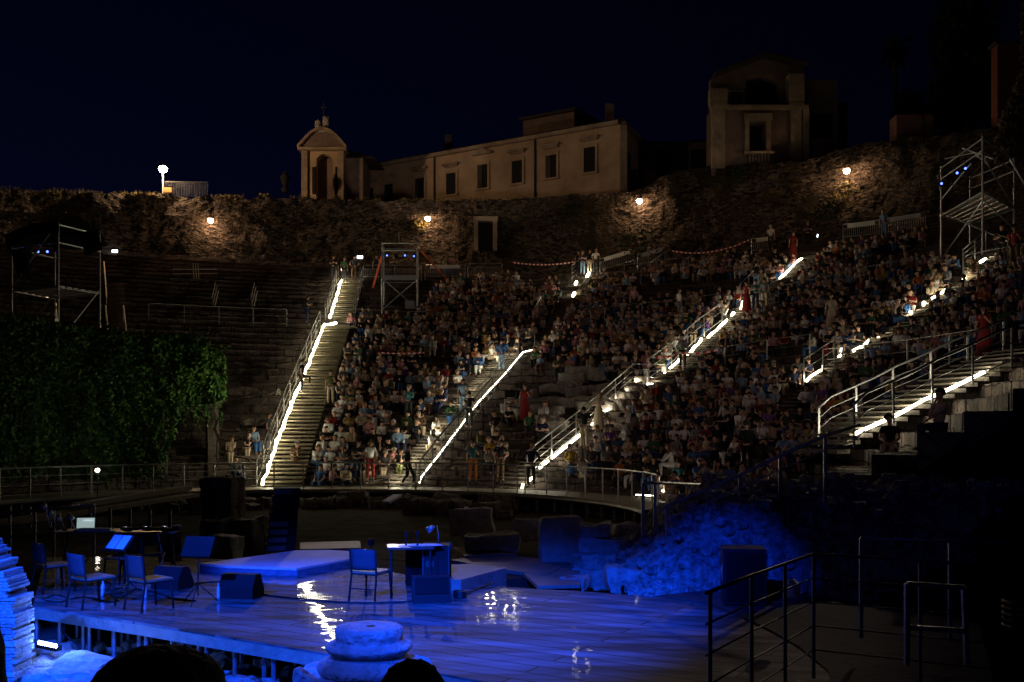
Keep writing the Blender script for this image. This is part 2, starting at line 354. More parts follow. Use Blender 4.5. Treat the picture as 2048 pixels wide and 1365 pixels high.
    def mesh(s, name, m, off=(0, 0, 0), smooth=False):
        me = bpy.data.meshes.new(name)
        v = np.array(s.v, dtype=float) - np.array(off); me.from_pydata(v.tolist(), [], s.f)
        if s.uv is not None:
            l = me.uv_layers.new(name='UVMap'); vi = np.empty(len(me.loops), dtype=np.int32); me.loops.foreach_get('vertex_index', vi)
            l.data.foreach_set('uv', np.array(s.uv, dtype=np.float32)[vi].ravel())
        if m: me.materials.append(m)
        if smooth: me.polygons.foreach_set('use_smooth', [True] * len(me.polygons))
        me.update(); return me
    def build(s, name, m, parent=None, smooth=False):
        off = wloc(parent) if parent is not None else (0, 0, 0)
        o = bpy.data.objects.new(name, s.mesh(name, m, off, smooth)); COL.objects.link(o)
        if parent is not None: o.parent = parent
        return o
def wloc(p):
    l = Vector(p.location)
    while p.parent is not None: p = p.parent; l = l + Vector(p.location)
    return l
def tag(o, label=None, cat=None, group=None, kind=None):
    if label: o['label'] = label
    if cat: o['category'] = cat
    if group: o['group'] = group
    if kind: o['kind'] = kind
    return o
def thing(name, label, cat, loc=(0, 0, 0), group=None):
    o = bpy.data.objects.new(name, None); COL.objects.link(o); o.location = loc; o.empty_display_size = .2
    return tag(o, label, cat, group)
def solo(mb, name, m, label, cat, group=None, smooth=False):
    """a thing that is one mesh, its origin at the middle of its foot"""
    v = np.array(mb.v); off = Vector(((v[:, 0].min() + v[:, 0].max()) / 2, (v[:, 1].min() + v[:, 1].max()) / 2, v[:, 2].min()))
    o = bpy.data.objects.new(name, mb.mesh(name, m, off, smooth)); COL.objects.link(o); o.location = off
    return tag(o, label, cat, group)
def copy_tree(o, parent=None):
    c = o.copy(); COL.objects.link(c)
    if parent is not None: c.parent = parent
    for ch in o.children: copy_tree(ch, c)
    return c
def lerp(a, b, t): return a + (b - a) * t
def along(pts, step):
    """points every step along a polyline, ends included"""
    pts = [Vector(p) for p in pts]; L = [0]
    for i in range(1, len(pts)): L.append(L[-1] + (pts[i] - pts[i - 1]).length)
    n = max(1, round(L[-1] / step)); out = []
    for k in range(n + 1):
        t = L[-1] * k / n; i = 0
        while i < len(pts) - 2 and L[i + 1] < t: i += 1
        out.append(pts[i].lerp(pts[i + 1], (t - L[i]) / max(1e-6, L[i + 1] - L[i])))
    return out
def railing(name, label, pts, h=1.05, lines=3, step=1.7, m=None, group=None, r=.024, cat='railing', low=.14, pr=.028):
    m = m or M_rail; pts = [Vector(p) for p in pts]
    root = thing(name, label, cat, pts[0], group)
    up = lambda d: [p + Vector((0, 0, d)) for p in pts]
    MB().tube(up(h), r * 1.25, 8).build('handrail', m, root, True)
    for i in range(lines):
        MB().tube(up(low + (h - low) * (i + .0) / lines), r * .55, 6).build('rail', m, root, True)
    for p in along(pts, step): MB().beam(p - Vector((0, 0, .05)), p + Vector((0, 0, h - .01)), pr * 1.7).build('post', m, root)
    return root

# ------------------------------------------------------------------ ground, terraces, outer wall
g = MB(); N = 40
for i in range(N + 1):
    for j in range(N + 1):
        x = (i / N * 2 - 1); y = (j / N * 2 - 1); x = math.copysign(abs(x) ** 2.2, x) * 900; y = math.copysign(abs(y) ** 2.2, y) * 900 + 20
        g.v.append((x, y, -1.12 + .04 * noise.noise(Vector((x, y, 0)))))
for i in range(N):
    for j in range(N): a = i * (N + 1) + j; g.f.append((a, a + N + 1, a + N + 2, a + 1))
tag(g.build('ground', M_dirt), kind='structure')
# orchestra floor, slightly above the ground
f = MB(); n = 96
ring = [(C0[0] + 11.6 * math.sin(2 * math.pi * k / n), C0[1] + 11.6 * math.cos(2 * math.pi * k / n)) for k in range(n)]
f.prism(ring, -1.0, -.62); tag(f.build('orchestra_floor', M_floor), kind='structure')
# seating tiers
t = MB(); t.uv = []; dth = 1.0; th0, th1 = -86, 118; nth = int((th1 - th0) / dth)
for k in range(NROW + 1):
    ra = R0 + TREAD * k; rb = ra + TREAD if k < NROW else ra + 3
    for i in range(nth):
        ta = th0 + i * dth; tb = ta + dth; tm = ta + dth / 2
        rnd = noise.noise(Vector((tm * .9, k * 3.7, 2))); ruin = 1.0 if (tm < -6 or 14 < tm < 34 and k < 14) else .35
        jz = rnd * .09 * ruin; jr = noise.noise(Vector((tm * 1.3, k * 2.1, 9))) * .10 * ruin
        za = slope(ta) * TREAD * k + .02 + jz; zb = slope(tb) * TREAD * k + .02 + jz
        lo = max(-.4, slope(tm) * TREAD * (k - 1) - .35)
        p = [xy(ra + jr, ta), xy(ra + jr, tb), xy(rb + .25, tb), xy(rb + .25, ta)]
        b = len(t.v)
        t.v += [(*p[0], lo), (*p[1], lo), (*p[0], za), (*p[1], zb), (*p[3], za), (*p[2], zb)]
        ua, ub = ra * R(ta) , ra * R(tb)
        t.uv += [(ua, lo * 1.0), (ub, lo), (ua, za), (ub, zb), (ua, za + TREAD), (ub, zb + TREAD)]
        t.f += [(b, b + 1, b + 3, b + 2), (b + 2, b + 3, b + 5, b + 4), (b, b + 2, b + 4), (b + 1, b + 5, b + 3)]
tag(t.build('stone_seating_tiers', M_tier), 'curved dark stone seating tiers rising around the orchestra under the crowd', 'seating tiers')
# outer wall
smp = []
for px, py in [(-160, 380), (0, 385), (300, 397), (600, 402), (760, 408), (1000, 406), (1290, 385), (1350, 350), (1430, 335), (1600, 322), (1700, 288), (1850, 272), (2048, 250), (2250, 240)]:
    p = wallhit(px, py, 47.6); smp.append((pol(p.x, p.y)[1], p.z))
WT = [a for a, _ in smp]; WZ = [b for _, b in smp]
def wtop(th): return float(np.interp(th, WT, WZ))
def wall_r(th, z):
    base = slope(th) * (RTOP - R0)
    k = max(0, min(1, (th - 22) / 14))
    return 46.5 + (.06 + .22 * k) * (z - base)
wl = MB(); wl.uv = []; nz = 34; na = 760; ta0, ta1 = -84, 100
for i in range(na + 1):
    th = ta0 + (ta1 - ta0) * i / na; zb = slope(th) * (RTOP - R0) - .6
    zt = wtop(th) + .22 * noise.noise(Vector((th * .8, 0, 0))) + .10 * noise.noise(Vector((th * 5, 3, 0)))
    for j in range(nz + 1):
        z = lerp(zb, zt, j / nz); q = Vector((th * .83, 0, z))
        d = .35 * noise.noise(q * .28) + .22 * noise.noise(q * .9) + .10 * noise.noise(q * 2.6)
        if zt - z < 1.5: d -= .25
        rr = wall_r(th, z) + d
        wl.v.append((*xy(rr, th), z)); wl.uv.append((47 * R(th), z))
    wl.v.append((*xy(wall_r(th, zt) + 2.6, th), zt - .1)); wl.uv.append((47 * R(th), zt + 2.5))
nn = nz + 2
for i in range(na):
    for j in range(nz + 1): a = i * nn + j; wl.f.append((a, a + nn, a + nn + 1, a + 1))
tag(wl.build('outer_wall', M_wall, smooth=False), 'high rubble masonry wall closing the amphitheatre behind the top row', 'wall')
# plateau behind the wall
pl = MB(); rr_ = [48.6, 52, 60, 80, 140, 400]
for i in range(93):
    th = -90 + i * 2.1
    for r in rr_: pl.v.append((*xy(r, th), wtop(th) - .55))
for i in range(92):
    for j in range(5): a = i * 6 + j; pl.f.append((a, a + 6, a + 7, a + 1))
tag(pl.build('hill', M_dirt), kind='structure')

# tufts on the wall
def leaves(mb, pts, size, seed=1, up=0.0, fold=True):
    rg = random.Random(seed)
    for p in pts:
        s = size * rg.uniform(.6, 1.3); d = Vector((rg.gauss(0, 1), rg.gauss(0, 1), rg.gauss(0, 1) + up)).normalized()
        a = d.cross(Vector((rg.gauss(0, 1), rg.gauss(0, 1), rg.gauss(0, 1)))).normalized(); c = d.cross(a)
        p = Vector(p); b = len(mb.v)
        mb.v += [tuple(p - d * s * .5), tuple(p + a * s * .38 + c * s * .12), tuple(p + d * s * .6), tuple(p - a * s * .38 + c * s * .12)]
        mb.f += [(b, b + 1, b + 2), (b, b + 2, b + 3)]
def blob(c, rad, n, seed, squash=1):
    rg = random.Random(seed); o = []
    for _ in range(n):
        v = Vector((rg.gauss(0, 1), rg.gauss(0, 1), rg.gauss(0, 1))).normalized() * (rg.random() ** .45)
        o.append(Vector(c) + Vector((v.x * rad, v.y * rad, v.z * rad * squash)))
    return o
tufts = [(1285, 488, 1.9, 'big creeper sprawling below the wall lamp beside the pale building', M_darkleaf), (1690, 392, 1.4, 'creeper under the highest right wall lamp', M_grass),
         (1655, 425, 1.0, 'small creeper left of and below the highest right lamp', M_darkleaf), (110, 396, .9, 'dry grass tuft on the wall top at the far left', M_grass), (240, 400, .8, 'dry grass tuft on the wall top left of the tall lamp', M_grass),
         (455, 408, .9, 'dry grass tuft on the wall top above the left wall lamp', M_grass), (532, 399, .6, 'pointed weed on the wall top between lamp and bell tower', M_grass), (588, 408, .7, 'dry shrub on the wall top at the foot of the bell tower', M_grass),
         (840, 452, .7, 'sparse weed beside the middle wall lamp', M_grass), (1150, 425, .8, 'dark creeper on the wall between the middle lamps', M_darkleaf), (1480, 350, 1.0, 'dark weeds below the ruined baroque house', M_darkleaf)]
for i, (px, py, rd, lab, m) in enumerate(tufts):
    p = wallhit(px, py, 46.9 if py > 410 else 47.4); b = MB(); leaves(b, blob(p + Vector((0, -.2, 0)), rd, int(240 * rd), i + 50, .7), .2, i)
    solo(b, 'wall_shrub', m, lab, 'shrub', 'shrubs growing on the old wall')
gr = MB(); rg = random.Random(3)
for k in range(9000):
    th = rg.uniform(-62, 12); z = wtop(th) + .1 - (rg.random() ** 3) * 2.2
    if noise.noise(Vector((th * .5, z * 1.2, 5))) < -.05: continue
    p = Vector((*xy(wall_r(th, z) + rg.uniform(-.4, .6), th), z)); s = rg.uniform(.12, .3); a = rg.uniform(0, 6.3); b = len(gr.v)
    gr.v += [tuple(p + Vector((math.cos(a) * .02, math.sin(a) * .02, 0))), tuple(p - Vector((math.cos(a) * .02, math.sin(a) * .02, 0))), tuple(p + Vector((rg.uniform(-.1, .1), rg.uniform(-.1, .1), s)))]
    gr.f.append((b, b + 1, b + 2))
tag(gr.build('dry_grass', M_grass), 'dry grass growing along the top of the wall', 'grass', kind='stuff')

# ------------------------------------------------------------------ lamps on the wall
def wall_lamp(px, py, lab, power):
    p = wallhit(px, py, 46.6 if px > 1300 else 46.9); th = pol(p.x, p.y)[1]; rw = wall_r(th, p.z)
    q = Vector((*xy(rw - .8, th), p.z)); wv = Vector((*xy(rw + .2, th), p.z + .3))
    r = thing('wall_lamp', lab, 'lamp', q - Vector((0, 0, .12)), 'lamps fixed to the old wall')
    MB().tube([wv, q + Vector((0, .1, .18))], .04, 6).build('arm', M_dsteel, r)
    MB().lathe(q + Vector((0, 0, .10)), [(.1, .15), (.24, .05), (.26, 0)], 16).build('lamp_shade', M_dsteel, r)
    MB().lathe(q, [(.02, -.2), (.14, -.14), (.2, 0), (.14, .09), (.03, .1)], 16).build('bulb', M_lamp, r, True)
    point('lamp_light', q + Vector((0, -.0, -.28)), power, (1, .66, .40), .12)
wall_lamp(420, 447, 'lit lamp on the wall above the dark archway side, nearest the tall lamp post', 95)
wall_lamp(858, 443, 'lit lamp on the wall above the middle scaffold tower', 95)
wall_lamp(1285, 408, 'lit lamp on the wall at the right corner of the long pale building', 95)
wall_lamp(1690, 340, 'lit lamp on the wall below the ruined baroque house, highest on the right', 95)
p = wallhit(326, 397, 47.3); top = P(326, 338, p.y)
r = thing('lamp_post', 'bright street lamp on a short post standing on the wall top', 'street lamp', p)
MB().tube([p - Vector((0, 0, .5)), top], .06, 8).build('post', M_rail, r)
MB().lathe(top, [(.03, -.3), (.22, -.2), (.32, 0), (.22, .14), (.05, .16)], 20).build('bulb', M_lamp, r, True)
MB().lathe(top + Vector((0, 0, .165)), [(.22, 0), (.16, .06), (.04, .1)], 16).build('lamp_shade', M_dsteel, r)
point('lamp_light', top + Vector((0, -1.0, .0)), 3000, (1, .66, .38), .2)
p2 = wallhit(415, 397, 47.3)
rl = thing('roof_railing', 'thin barred railing running right from the lamp post', 'railing', p)
a, b = p + Vector((.15, 0, .1)), p2 + Vector((0, 0, .1))
MB().tube([a + Vector((0, 0, 1.1)), b + Vector((0, 0, 1.1))], .025).build('handrail', M_dsteel, rl)
mb = MB()
for k in range(27): q = a.lerp(b, k / 26); mb.tube([q, q + Vector((0, 0, 1.1))], .008, 5)
mb.build('bars', M_dsteel, rl)
bx = MB().box(P(337, 381, p.y - .2), (.55, .3, .35)); solo(bx, 'meter_box', mat('amber_box', (.28, .11, .02), .5, c2=(.2, .08, .015), scale=6), 'small amber box hanging on the railing beside the lamp post', 'box')
for px, py, lab in ((230, 503, 'glowing sign over the dark archway at the left'), (720, 515, 'glowing sign at the top of the bright wooden stair')):
    p = wallhit(px, py, 46.2) if px < 500 else hit(px, py + 45)
    if px > 500: p = P(px, py, p.y)
    r = thing('exit_sign', lab, 'sign', p, 'glowing white signs')
    MB().box(p, (.46, .06, .26)).build('housing', M_dsteel, r)
    MB().box(p + Vector((0, -.036, 0)), (.42, .012, .21)).build('panel', M_exit, r)
    if px > 500: MB().tube([p + Vector((0, .05, 0)), P(px, 560, p.y + .05)], .03, 6).build('post', M_dsteel, r)
    point('sign_light', p + Vector((0, -.3, 0)), 6, (.9, .95, 1), .1)

# doorway, arch and left service stair
def frame_on(px0, px1, py0, py1, rw):
    c = wallhit((px0 + px1) / 2, (py0 + py1) / 2, rw); s = c.y / F
    return c, (px1 - px0) * s, (py1 - py0) * s
c, wd, ht = frame_on(948, 994, 436, 502, 46.3)
r = thing('stone_doorway', 'tall doorway with a pale stone surround in the wall right of the middle lamp', 'doorway', c - Vector((0, 0, ht / 2)))
for sx in (-1, 1): MB().box(c + Vector((sx * (wd / 2 - .15), 0, -.15)), (.32, .5, ht - .3)).build('jamb', M_pilaster, r)
MB().box(c + Vector((0, 0, ht / 2 - .12)), (wd + .12, .56, .34)).build('lintel', M_pilaster, r)
MB().box(c + Vector((0, .1, -.2)), (wd - .6, .1, ht - .4)).build('opening', M_dark, r)
c = wallhit(232, 535, 45.9); s = c.y / F
r = thing('stone_archway', 'round stone archway over the narrow service stair at the left', 'archway', c - Vector((0, 0, 1)))
pts = []
for k in range(25): a = math.pi * k / 24; pts.append((math.cos(a) * 1.02, math.sin(a) * 1.0 - .1))
inner = [(math.cos(math.pi * k / 24) * .76, math.sin(math.pi * k / 24) * .78 - .1) for k in range(24, -1, -1)]
MB().vprism([(1.02, -1.0)] + pts + [(-1.02, -1.0), (-.76, -1.0)] + inner + [(.76, -1.0)], c, (1, 0, 0), (0, -1, 0), .5).build('arch_ring', mat('arch_brick', (.28, .17, .11), .9, c2=(.16, .1, .07), scale=9, bump=.6), r)
MB().vprism([(.78, -1.0)] + inner[::-1] + [(-.78, -1.0)], c + Vector((0, .2, 0)), (1, 0, 0), (0, -1, 0), .1).build('opening', M_dark, r)
def steps(name, label, path, width, side, m, step=.34, lift=.06, ends=True, th=.26):
    """flight of steps that follows a polyline given along one edge; side +1 = extends to the right of it"""
    path = [Vector(q) for q in path]; pts = along(path, step)
    mb = MB(); edge = []
    for i, q in enumerate(pts):
        d = (pts[min(i + 1, len(pts) - 1)] - pts[max(0, i - 1)]); d.z = 0; d.normalize(); s = Vector((d.y, -d.x, 0)) * side
        c = q + s * width / 2 + Vector((0, 0, lift - .02)); rz = math.atan2(-d.x, d.y)
        mb.box(c, (width, step * .80, .05), rz); mb.box(c - Vector((0, 0, .19)), (width * .96, step * 1.05, .12), rz)
        edge.append((q, q + s * width))
    o = solo(mb, name, m, label, 'stairs')
    return edge
ss = [hit(225, 662), hit(232, 610), hit(228, 566)]
e = steps('service_stairs', 'narrow dark steps climbing to the archway at the left', [q + Vector((-.5, 0, 0)) for q in ss], 1.0, 1, mat('stair_stone', (.2, .13, .09), .9, c2=(.12, .08, .06), scale=6))
for k, (x0, y0, x1, y1) in enumerate(((208, 524, 213, 596), (211, 612, 217, 670), (247, 612, 254, 680))):
    a = hit(x1, y1 + 12); D = a.y
    t0 = P(x0, y0, D + (6 if k == 0 else 3.5)); t1 = P(x1, y1, D)
    mb = MB().tube([t0, t1], .045, 6); mb.tube([t1, t1 - Vector((0, 0, .9))], .03, 6); mb.tube([t0, t0 - Vector((0, 0, .9))], .03, 6)
    solo(mb, 'handrail', mat('cream_paint', (.6, .45, .32), .6, c2=(.5, .37, .26), scale=5), ['short pale handrail at the top of the service stair', 'pale handrail on the left of the lower service stair', 'pale handrail on the right of the lower service stair'][k], 'handrail', 'pale handrails of the service stair')

# ------------------------------------------------------------------ buildings on the hill
def facade(px, py, o, u):
    k = (px - CX) / F; t = (k * o.y - o.x) / (u.x - k * u.y); D = o.y + u.y * t
    return t, CAMZ - (py - HY) / F * D
K = Vector((8.7, 80, 0)); L_ = Vector((-13.3, 93.5, 0)); u = (L_ - K).normalized(); nrm = Vector((u.y, -u.x, 0)); nrm = nrm if nrm.y < 0 else -nrm
B0 = 19.3; EZ = 27.35; LEN = (L_ - K).length; back = -nrm
r = thing('long_building', 'long two-storey ochre building with pedimented windows and dark hipped roof', 'building', (K.x, K.y, B0))
K2 = Vector((12.9, 90, 0))
fp = [K, L_, L_ + back * 11, K2 + Vector((-2, 6, 0))]
MB().prism([(K.x, K.y), (L_.x, L_.y), (L_.x + back.x * 11, L_.y + back.y * 11), (K2.x, K2.y)], B0, EZ).build('wall', M_plaster, r)
off = nrm * .5
def eave(pts, z, over): return [(q + over).to_tuple() for q in pts]
A_ = K + nrm * .45 - u * .4; B_ = L_ + nrm * .45 + u * .3; Cc = K2 + Vector((.5, .2, 0)); Dd = L_ + back * 11.5
rg1 = K + back * 6 + u * 5; rg2 = L_ + back * 6 - u * 2
vs = [(A_.x, A_.y, EZ), (B_.x, B_.y, EZ), (Dd.x, Dd.y, EZ), (Cc.x, Cc.y, EZ), (rg1.x, rg1.y, EZ + 2.1), (rg2.x, rg2.y, EZ + 2.1)]
rm = MB().add(vs, [(0, 4, 5, 1), (1, 5, 2), (2, 5, 4, 3), (3, 4, 0), (0, 1, 2, 3)]); ro = rm.build('roof', M_roof, r)
ev = MB().beam(K + nrm * .2 + Vector((0, 0, EZ - .22)), L_ + nrm * .2 + Vector((0, 0, EZ - .22)), .45, .3)
ev.beam(K + Vector((.25, 0, EZ - .22)), K2 + Vector((.25, 0, EZ - .22)), .45, .3); ev.build('cornice', M_pilaster, r)
for px in (846, 1176):
    t_, z_ = facade(px, 300, K, u); q = K + u * t_ + back * 4
    MB().box((q.x, q.y, EZ + 1.9), (.7, .7, 1.9)).build('chimney', M_plasterd, ro)
t_, _ = facade(1050, 250, K, u); q = K + u * t_ + back * 6
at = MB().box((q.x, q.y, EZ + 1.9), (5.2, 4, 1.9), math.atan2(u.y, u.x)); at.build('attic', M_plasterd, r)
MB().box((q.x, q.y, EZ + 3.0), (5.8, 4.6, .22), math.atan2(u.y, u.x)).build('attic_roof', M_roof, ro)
for i, (pw, y0, y1, ty, kind) in enumerate([(1180, 295, 345, 277, 0), (1103, 311, 356, 292, 0), (1035, 322, 367, 303, 0), (966, 330, 377, 308, 1), (903, 347, 385, 330, 0), (840, 357, 388, 338, 0), (778, 369, 390, 352, 0), (740, 377, 398, 362, 0)]):
    t_, z1 = facade(pw, y0, K, u); _, z0 = facade(pw, y1, K, u); z0 = min(z0, z1 - 1.9); zp = facade(pw, ty, K, u)[1]; q = K + u * t_ + nrm * .02; ww = .5
    fr = MB()
    for sx in (-1, 1): fr.box(Vector((q.x, q.y, (z0 + z1) / 2)) + u * sx * (ww + .12) + nrm * .03, (.2, .14, z1 - z0), math.atan2(u.y, u.x))
    fr.box((q.x + nrm.x * .03, q.y + nrm.y * .03, z1 + .1), (ww * 2 + .44, .14, .2), math.atan2(u.y, u.x))
    fr.box((q.x + nrm.x * .08, q.y + nrm.y * .08, z0 - .1), (ww * 2 + .5, .26, .16), math.atan2(u.y, u.x))
    wo = fr.build('window', M_plaster, r)
    MB().box((q.x, q.y, (z0 + z1) / 2), (ww * 2, .06, z1 - z0 - .02), math.atan2(u.y, u.x)).build('pane', M_dark, wo)
    if i % 2 == 1: MB().box(Vector((q.x, q.y, (z0 + z1) / 2)) + u * .26 + nrm * .07, (.42, .04, z1 - z0 - .1), math.atan2(u.y, u.x)).build('shutter', M_shut, wo)
    hd = MB()
    if kind: hd.vprism([(-1.05, 0), (1.05, 0), (1.05, .12), (0, .55), (-1.05, .12)], Vector((q.x, q.y, zp - .1)) + nrm * .3, u, nrm, .3)
    else: hd.box((q.x + nrm.x * .16, q.y + nrm.y * .16, zp), (1.7, .42, .16), math.atan2(u.y, u.x)); hd.box((q.x + nrm.x * .08, q.y + nrm.y * .08, zp - .16), (1.4, .22, .14), math.atan2(u.y, u.x))
    hd.build('window_head', M_pilaster, wo)
for pd in (870, 1071):
    t_, _ = facade(pd, 300, K, u); q = K + u * t_ + nrm * .12
    MB().tube([(q.x, q.y, EZ - .3), (q.x, q.y, B0 + .4)], .09, 6).build('drainpipe', M_shut, r)
q = K + nrm * .04 - u * .0
MB().box((K.x + .25, K.y + .02, (B0 + EZ) / 2 - .2), (.55, .5, EZ - B0 - .5)).build('corner_pilaster', M_pilaster, r)
us = (K2 - K).normalized(); ns = Vector((us.y, -us.x, 0))
for px, y0, y1 in ((1256, 305, 350), (1277, 322, 365)):
    t_, z1 = facade(px, y0, K, us); _, z0 = facade(px, y1, K, us); q = K + us * t_ + ns * .03
    wo = MB().box((q.x, q.y, (z0 + z1) / 2), (1.1, .08, z1 - z0), math.atan2(us.y, us.x)).build('window', M_pilaster, r)
    MB().box((q.x + ns.x * .04, q.y + ns.y * .04, (z0 + z1) / 2), (.8, .06, z1 - z0 - .25), math.atan2(us.y, us.x)).build('pane', M_dark, wo)

# bell tower
D = 84.0; px2 = lambda x: (x - CX) / F * D; pz = lambda y: CAMZ - (y - HY) / F * D
r = thing('bell_tower', 'small church bell gable with arched opening, curved pediment and iron cross', 'bell tower', (px2(645), D, pz(400)))
def arch(cx, w_, zb, zt, n=14): return [(cx + w_, zb), (cx + w_, zt - w_)] + [(cx + w_ * math.cos(math.pi * k / n), zt - w_ + w_ * math.sin(math.pi * k / n)) for k in range(1, n)] + [(cx - w_, zt - w_), (cx - w_, zb)]
x0, x1 = px2(604), px2(688); xm = px2(649)
out = [(x0, pz(420)), (x0, pz(300)), (x1, pz(300)), (x1, pz(420))]
MB().vprism([(x0, pz(420)), (x0, pz(302)), (x1, pz(302)), (x1, pz(420))] + arch(xm, .70, pz(420), pz(308)), (0, D, 0), (1, 0, 0), (0, -1, 0), .9).build('wall', M_plaster, r)
cur = [(px2(598) + (px2(694) - px2(598)) * k / 16, pz(298) + 1.55 * math.sin(math.pi * k / 16)) for k in range(17)]
MB().vprism([(px2(598), pz(303))] + cur + [(px2(694), pz(303))], (0, D - .25, 0), (1, 0, 0), (0, -1, 0), 1.3).build('pediment', M_plasterd, r)
mb = MB()
for k in range(16): a, b = cur[k], cur[k + 1]; mb.beam((a[0], D - .45, a[1]), (b[0], D - .45, b[1]), .5, .22)
mb.box(((x0 + x1) / 2, D - .4, pz(301)), (x1 - x0 + .5, .5, .22)); mb.build('cornice', M_pilaster, r)
for px in (610, 682): MB().box((px2(px), D - .1, (pz(302) + pz(420)) / 2), (.5, .3, pz(304) - pz(420))).build('pilaster', M_pilaster, r)
for a, b in ((628, 0), (674, 0)): MB().box((px2(a), D - .04, pz(362)), (.28, .1, 2.3)).build('side_niche', M_dark, r)
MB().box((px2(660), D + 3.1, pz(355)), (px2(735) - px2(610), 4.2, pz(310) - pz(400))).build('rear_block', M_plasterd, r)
MB().add([(px2(608), D + .9, pz(306)), (px2(745), D + .9, pz(308)), (px2(752), D + 6, pz(304)), (px2(608), D + 6, pz(304)), (px2(690), D + 3, pz(280))], [(0, 1, 4), (1, 2, 4), (2, 3, 4), (3, 0, 4), (3, 2, 1, 0)]).build('roof', M_roof, r)
mb = MB(); mb.stone((px2(636), D, pz(252)), (.5, .5, .9), 3); mb.stone((px2(652), D, pz(248)), (.55, .5, 1.3), 5); mb.box((xm - .1, D, pz(262)), (1.3, .7, .35)); mb.build('finial', M_stone, r, True)
mb = MB().beam((px2(647), D, pz(245)), (px2(647), D, pz(203)), .08); mb.beam((px2(641), D, pz(216)), (px2(653), D, pz(216)), .08); mb.build('cross', M_dsteel, r)
mb = MB().lathe((px2(592), D - 4, pz(408)), [(.3, 0), (.3, .3), (.12, .5), (.3, .8), (.42, 1.2), (.2, 1.5), (.1, 1.7)], 12); solo(mb, 'stone_urn', M_lava, 'dark stone urn on the wall top left of the bell tower', 'urn', smooth=True)

# ruined baroque house
D = 71.0
r = thing('ruined_house', 'tall roofless baroque house with giant pilasters and empty windows', 'house', (px2(1518), D, pz(340)))
X0, X1 = px2(1424), px2(1612)
wn0, wn1 = px2(1497), px2(1531)
z_ = dict(b=pz(352), c=pz(216), t=pz(150))
MB().box(((X0 + wn0) / 2, D + 1, (z_['b'] + z_['c']) / 2), (wn0 - X0, 2, z_['c'] - z_['b'])).build('wall', M_plasterd, r)
MB().box(((X1 + wn1) / 2, D + 1.003, (z_['b'] + z_['c']) / 2), (X1 - wn1, 2, z_['c'] - z_['b'])).build('wall', M_plasterd, r)
MB().box(((wn0 + wn1) / 2, D + 1.0, (z_['c'] + pz(244)) / 2), (wn1 - wn0 - .01, 1.98, z_['c'] - pz(244))).build('wall', M_plasterd, r)
MB().box(((wn0 + wn1) / 2, D + 1.0, (z_['b'] + pz(306)) / 2), (wn1 - wn0 - .01, 1.98, pz(306) - z_['b'])).build('wall', M_plasterd, r)
MB().box(((wn0 + wn1) / 2, D + 1.2, pz(275)), (wn1 - wn0 - .02, .1, 2.3)).build('opening', M_dark, r)
fr = MB()
for x in (1493, 1536): fr.box((px2(x), D - .06, pz(272)), (.32, .24, pz(238) - pz(308)))
fr.box((px2(1515), D - .1, pz(236)), (2.0, .34, .5)); fr.box((px2(1515), D - .25, pz(309)), (2.1, .6, .16)); wf = fr.build('window_frame', M_pilaster, r)
bl = MB()
for k in range(7): bl.lathe((px2(1497 + 6.1 * k), D - .4, pz(327)), [(.06, 0), (.1, .2), (.05, .4), (.06, .55)], 8)
bl.build('balusters', M_pilaster, r, True)
for a, b in ((1422, 1448), (1579, 1600), (1603, 1615)): MB().box((px2((a + b) / 2), D - .18, (pz(214) + pz(338)) / 2), (px2(b) - px2(a), .42, pz(214) - pz(338))).build('pilaster', M_pilaster, r)
for a, b in ((1417, 1451), (1575, 1604)):
    mb = MB()
    for k in range(4): mb.box((px2((a + b) / 2), D - .22, pz(212 + k * 4.5)), (px2(b) - px2(a) - .1 * k, .6 - .08 * k, .13))
    mb.build('capital', M_pilaster, r)
mb = MB().box((px2(1518), D - .2, pz(218)), (px2(1612) - px2(1424), .7, .22)); mb.box((px2(1435), D - .1, pz(197)), (1.25, .7, 1.1)); mb.box((px2(1590), D - .1, pz(180)), (1.1, .7, 2.0)); mb.build('entablature', M_pilaster, r)
up_ = [(px2(1426), pz(215)), (px2(1426), pz(150)), (px2(1498), pz(118)), (px2(1530), pz(108)), (px2(1614), pz(128)), (px2(1614), pz(215)), (px2(1562), pz(215)), (px2(1562), pz(156)), (px2(1530), pz(143)), (px2(1497), pz(150)), (px2(1497), pz(215))]
MB().vprism(up_, (0, D + .9, 0), (1, 0, 0), (0, -1, 0), .6).build('upper_wall', M_plasterd, r)
MB().box((px2(1529), D + 2.2, pz(180)), (px2(1566) - px2(1492), .3, pz(140) - pz(215))).build('opening', M_dark, r)
mb = MB().beam((px2(1430), D + .5, pz(147)), (px2(1532), D + .5, pz(106)), 1.2, .16); mb.beam((px2(1532), D + .5, pz(106)), (px2(1618), D + .5, pz(127)), 1.2, .16); mb.build('gable_coping', M_roof, r)
mb = MB().box((px2(1478), D + .86, pz(192)), (.75, .12, 1.2)); wo = mb.build('window', M_dark, r); MB().box((px2(1478), D + .8, pz(175)), (1.0, .2, .14)).build('lintel', M_pilaster, wo)
for k, (a, b, y0, y1, dz) in enumerate([(1616, 1690, 145, 330, 1.5), (1690, 1742, 160, 320, 5)]):
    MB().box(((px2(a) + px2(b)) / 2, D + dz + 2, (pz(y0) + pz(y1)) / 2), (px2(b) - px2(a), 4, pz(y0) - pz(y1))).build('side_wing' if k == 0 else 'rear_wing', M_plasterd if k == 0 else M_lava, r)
mb = MB().box((px2(1653), D + 1.4, pz(240)), (1.7, .1, 1.8)); mb.build('opening', M_dark, r)
r = thing('low_building', 'low dark building between the long ochre building and the ruined house', 'building', (px2(1350), 88, pz(360)))
D = 86.0
MB().box((px2(1350), D + 3, pz(330)), (px2(1425) - px2(1285), 6, pz(285) - pz(375))).build('wall', M_plasterd, r)
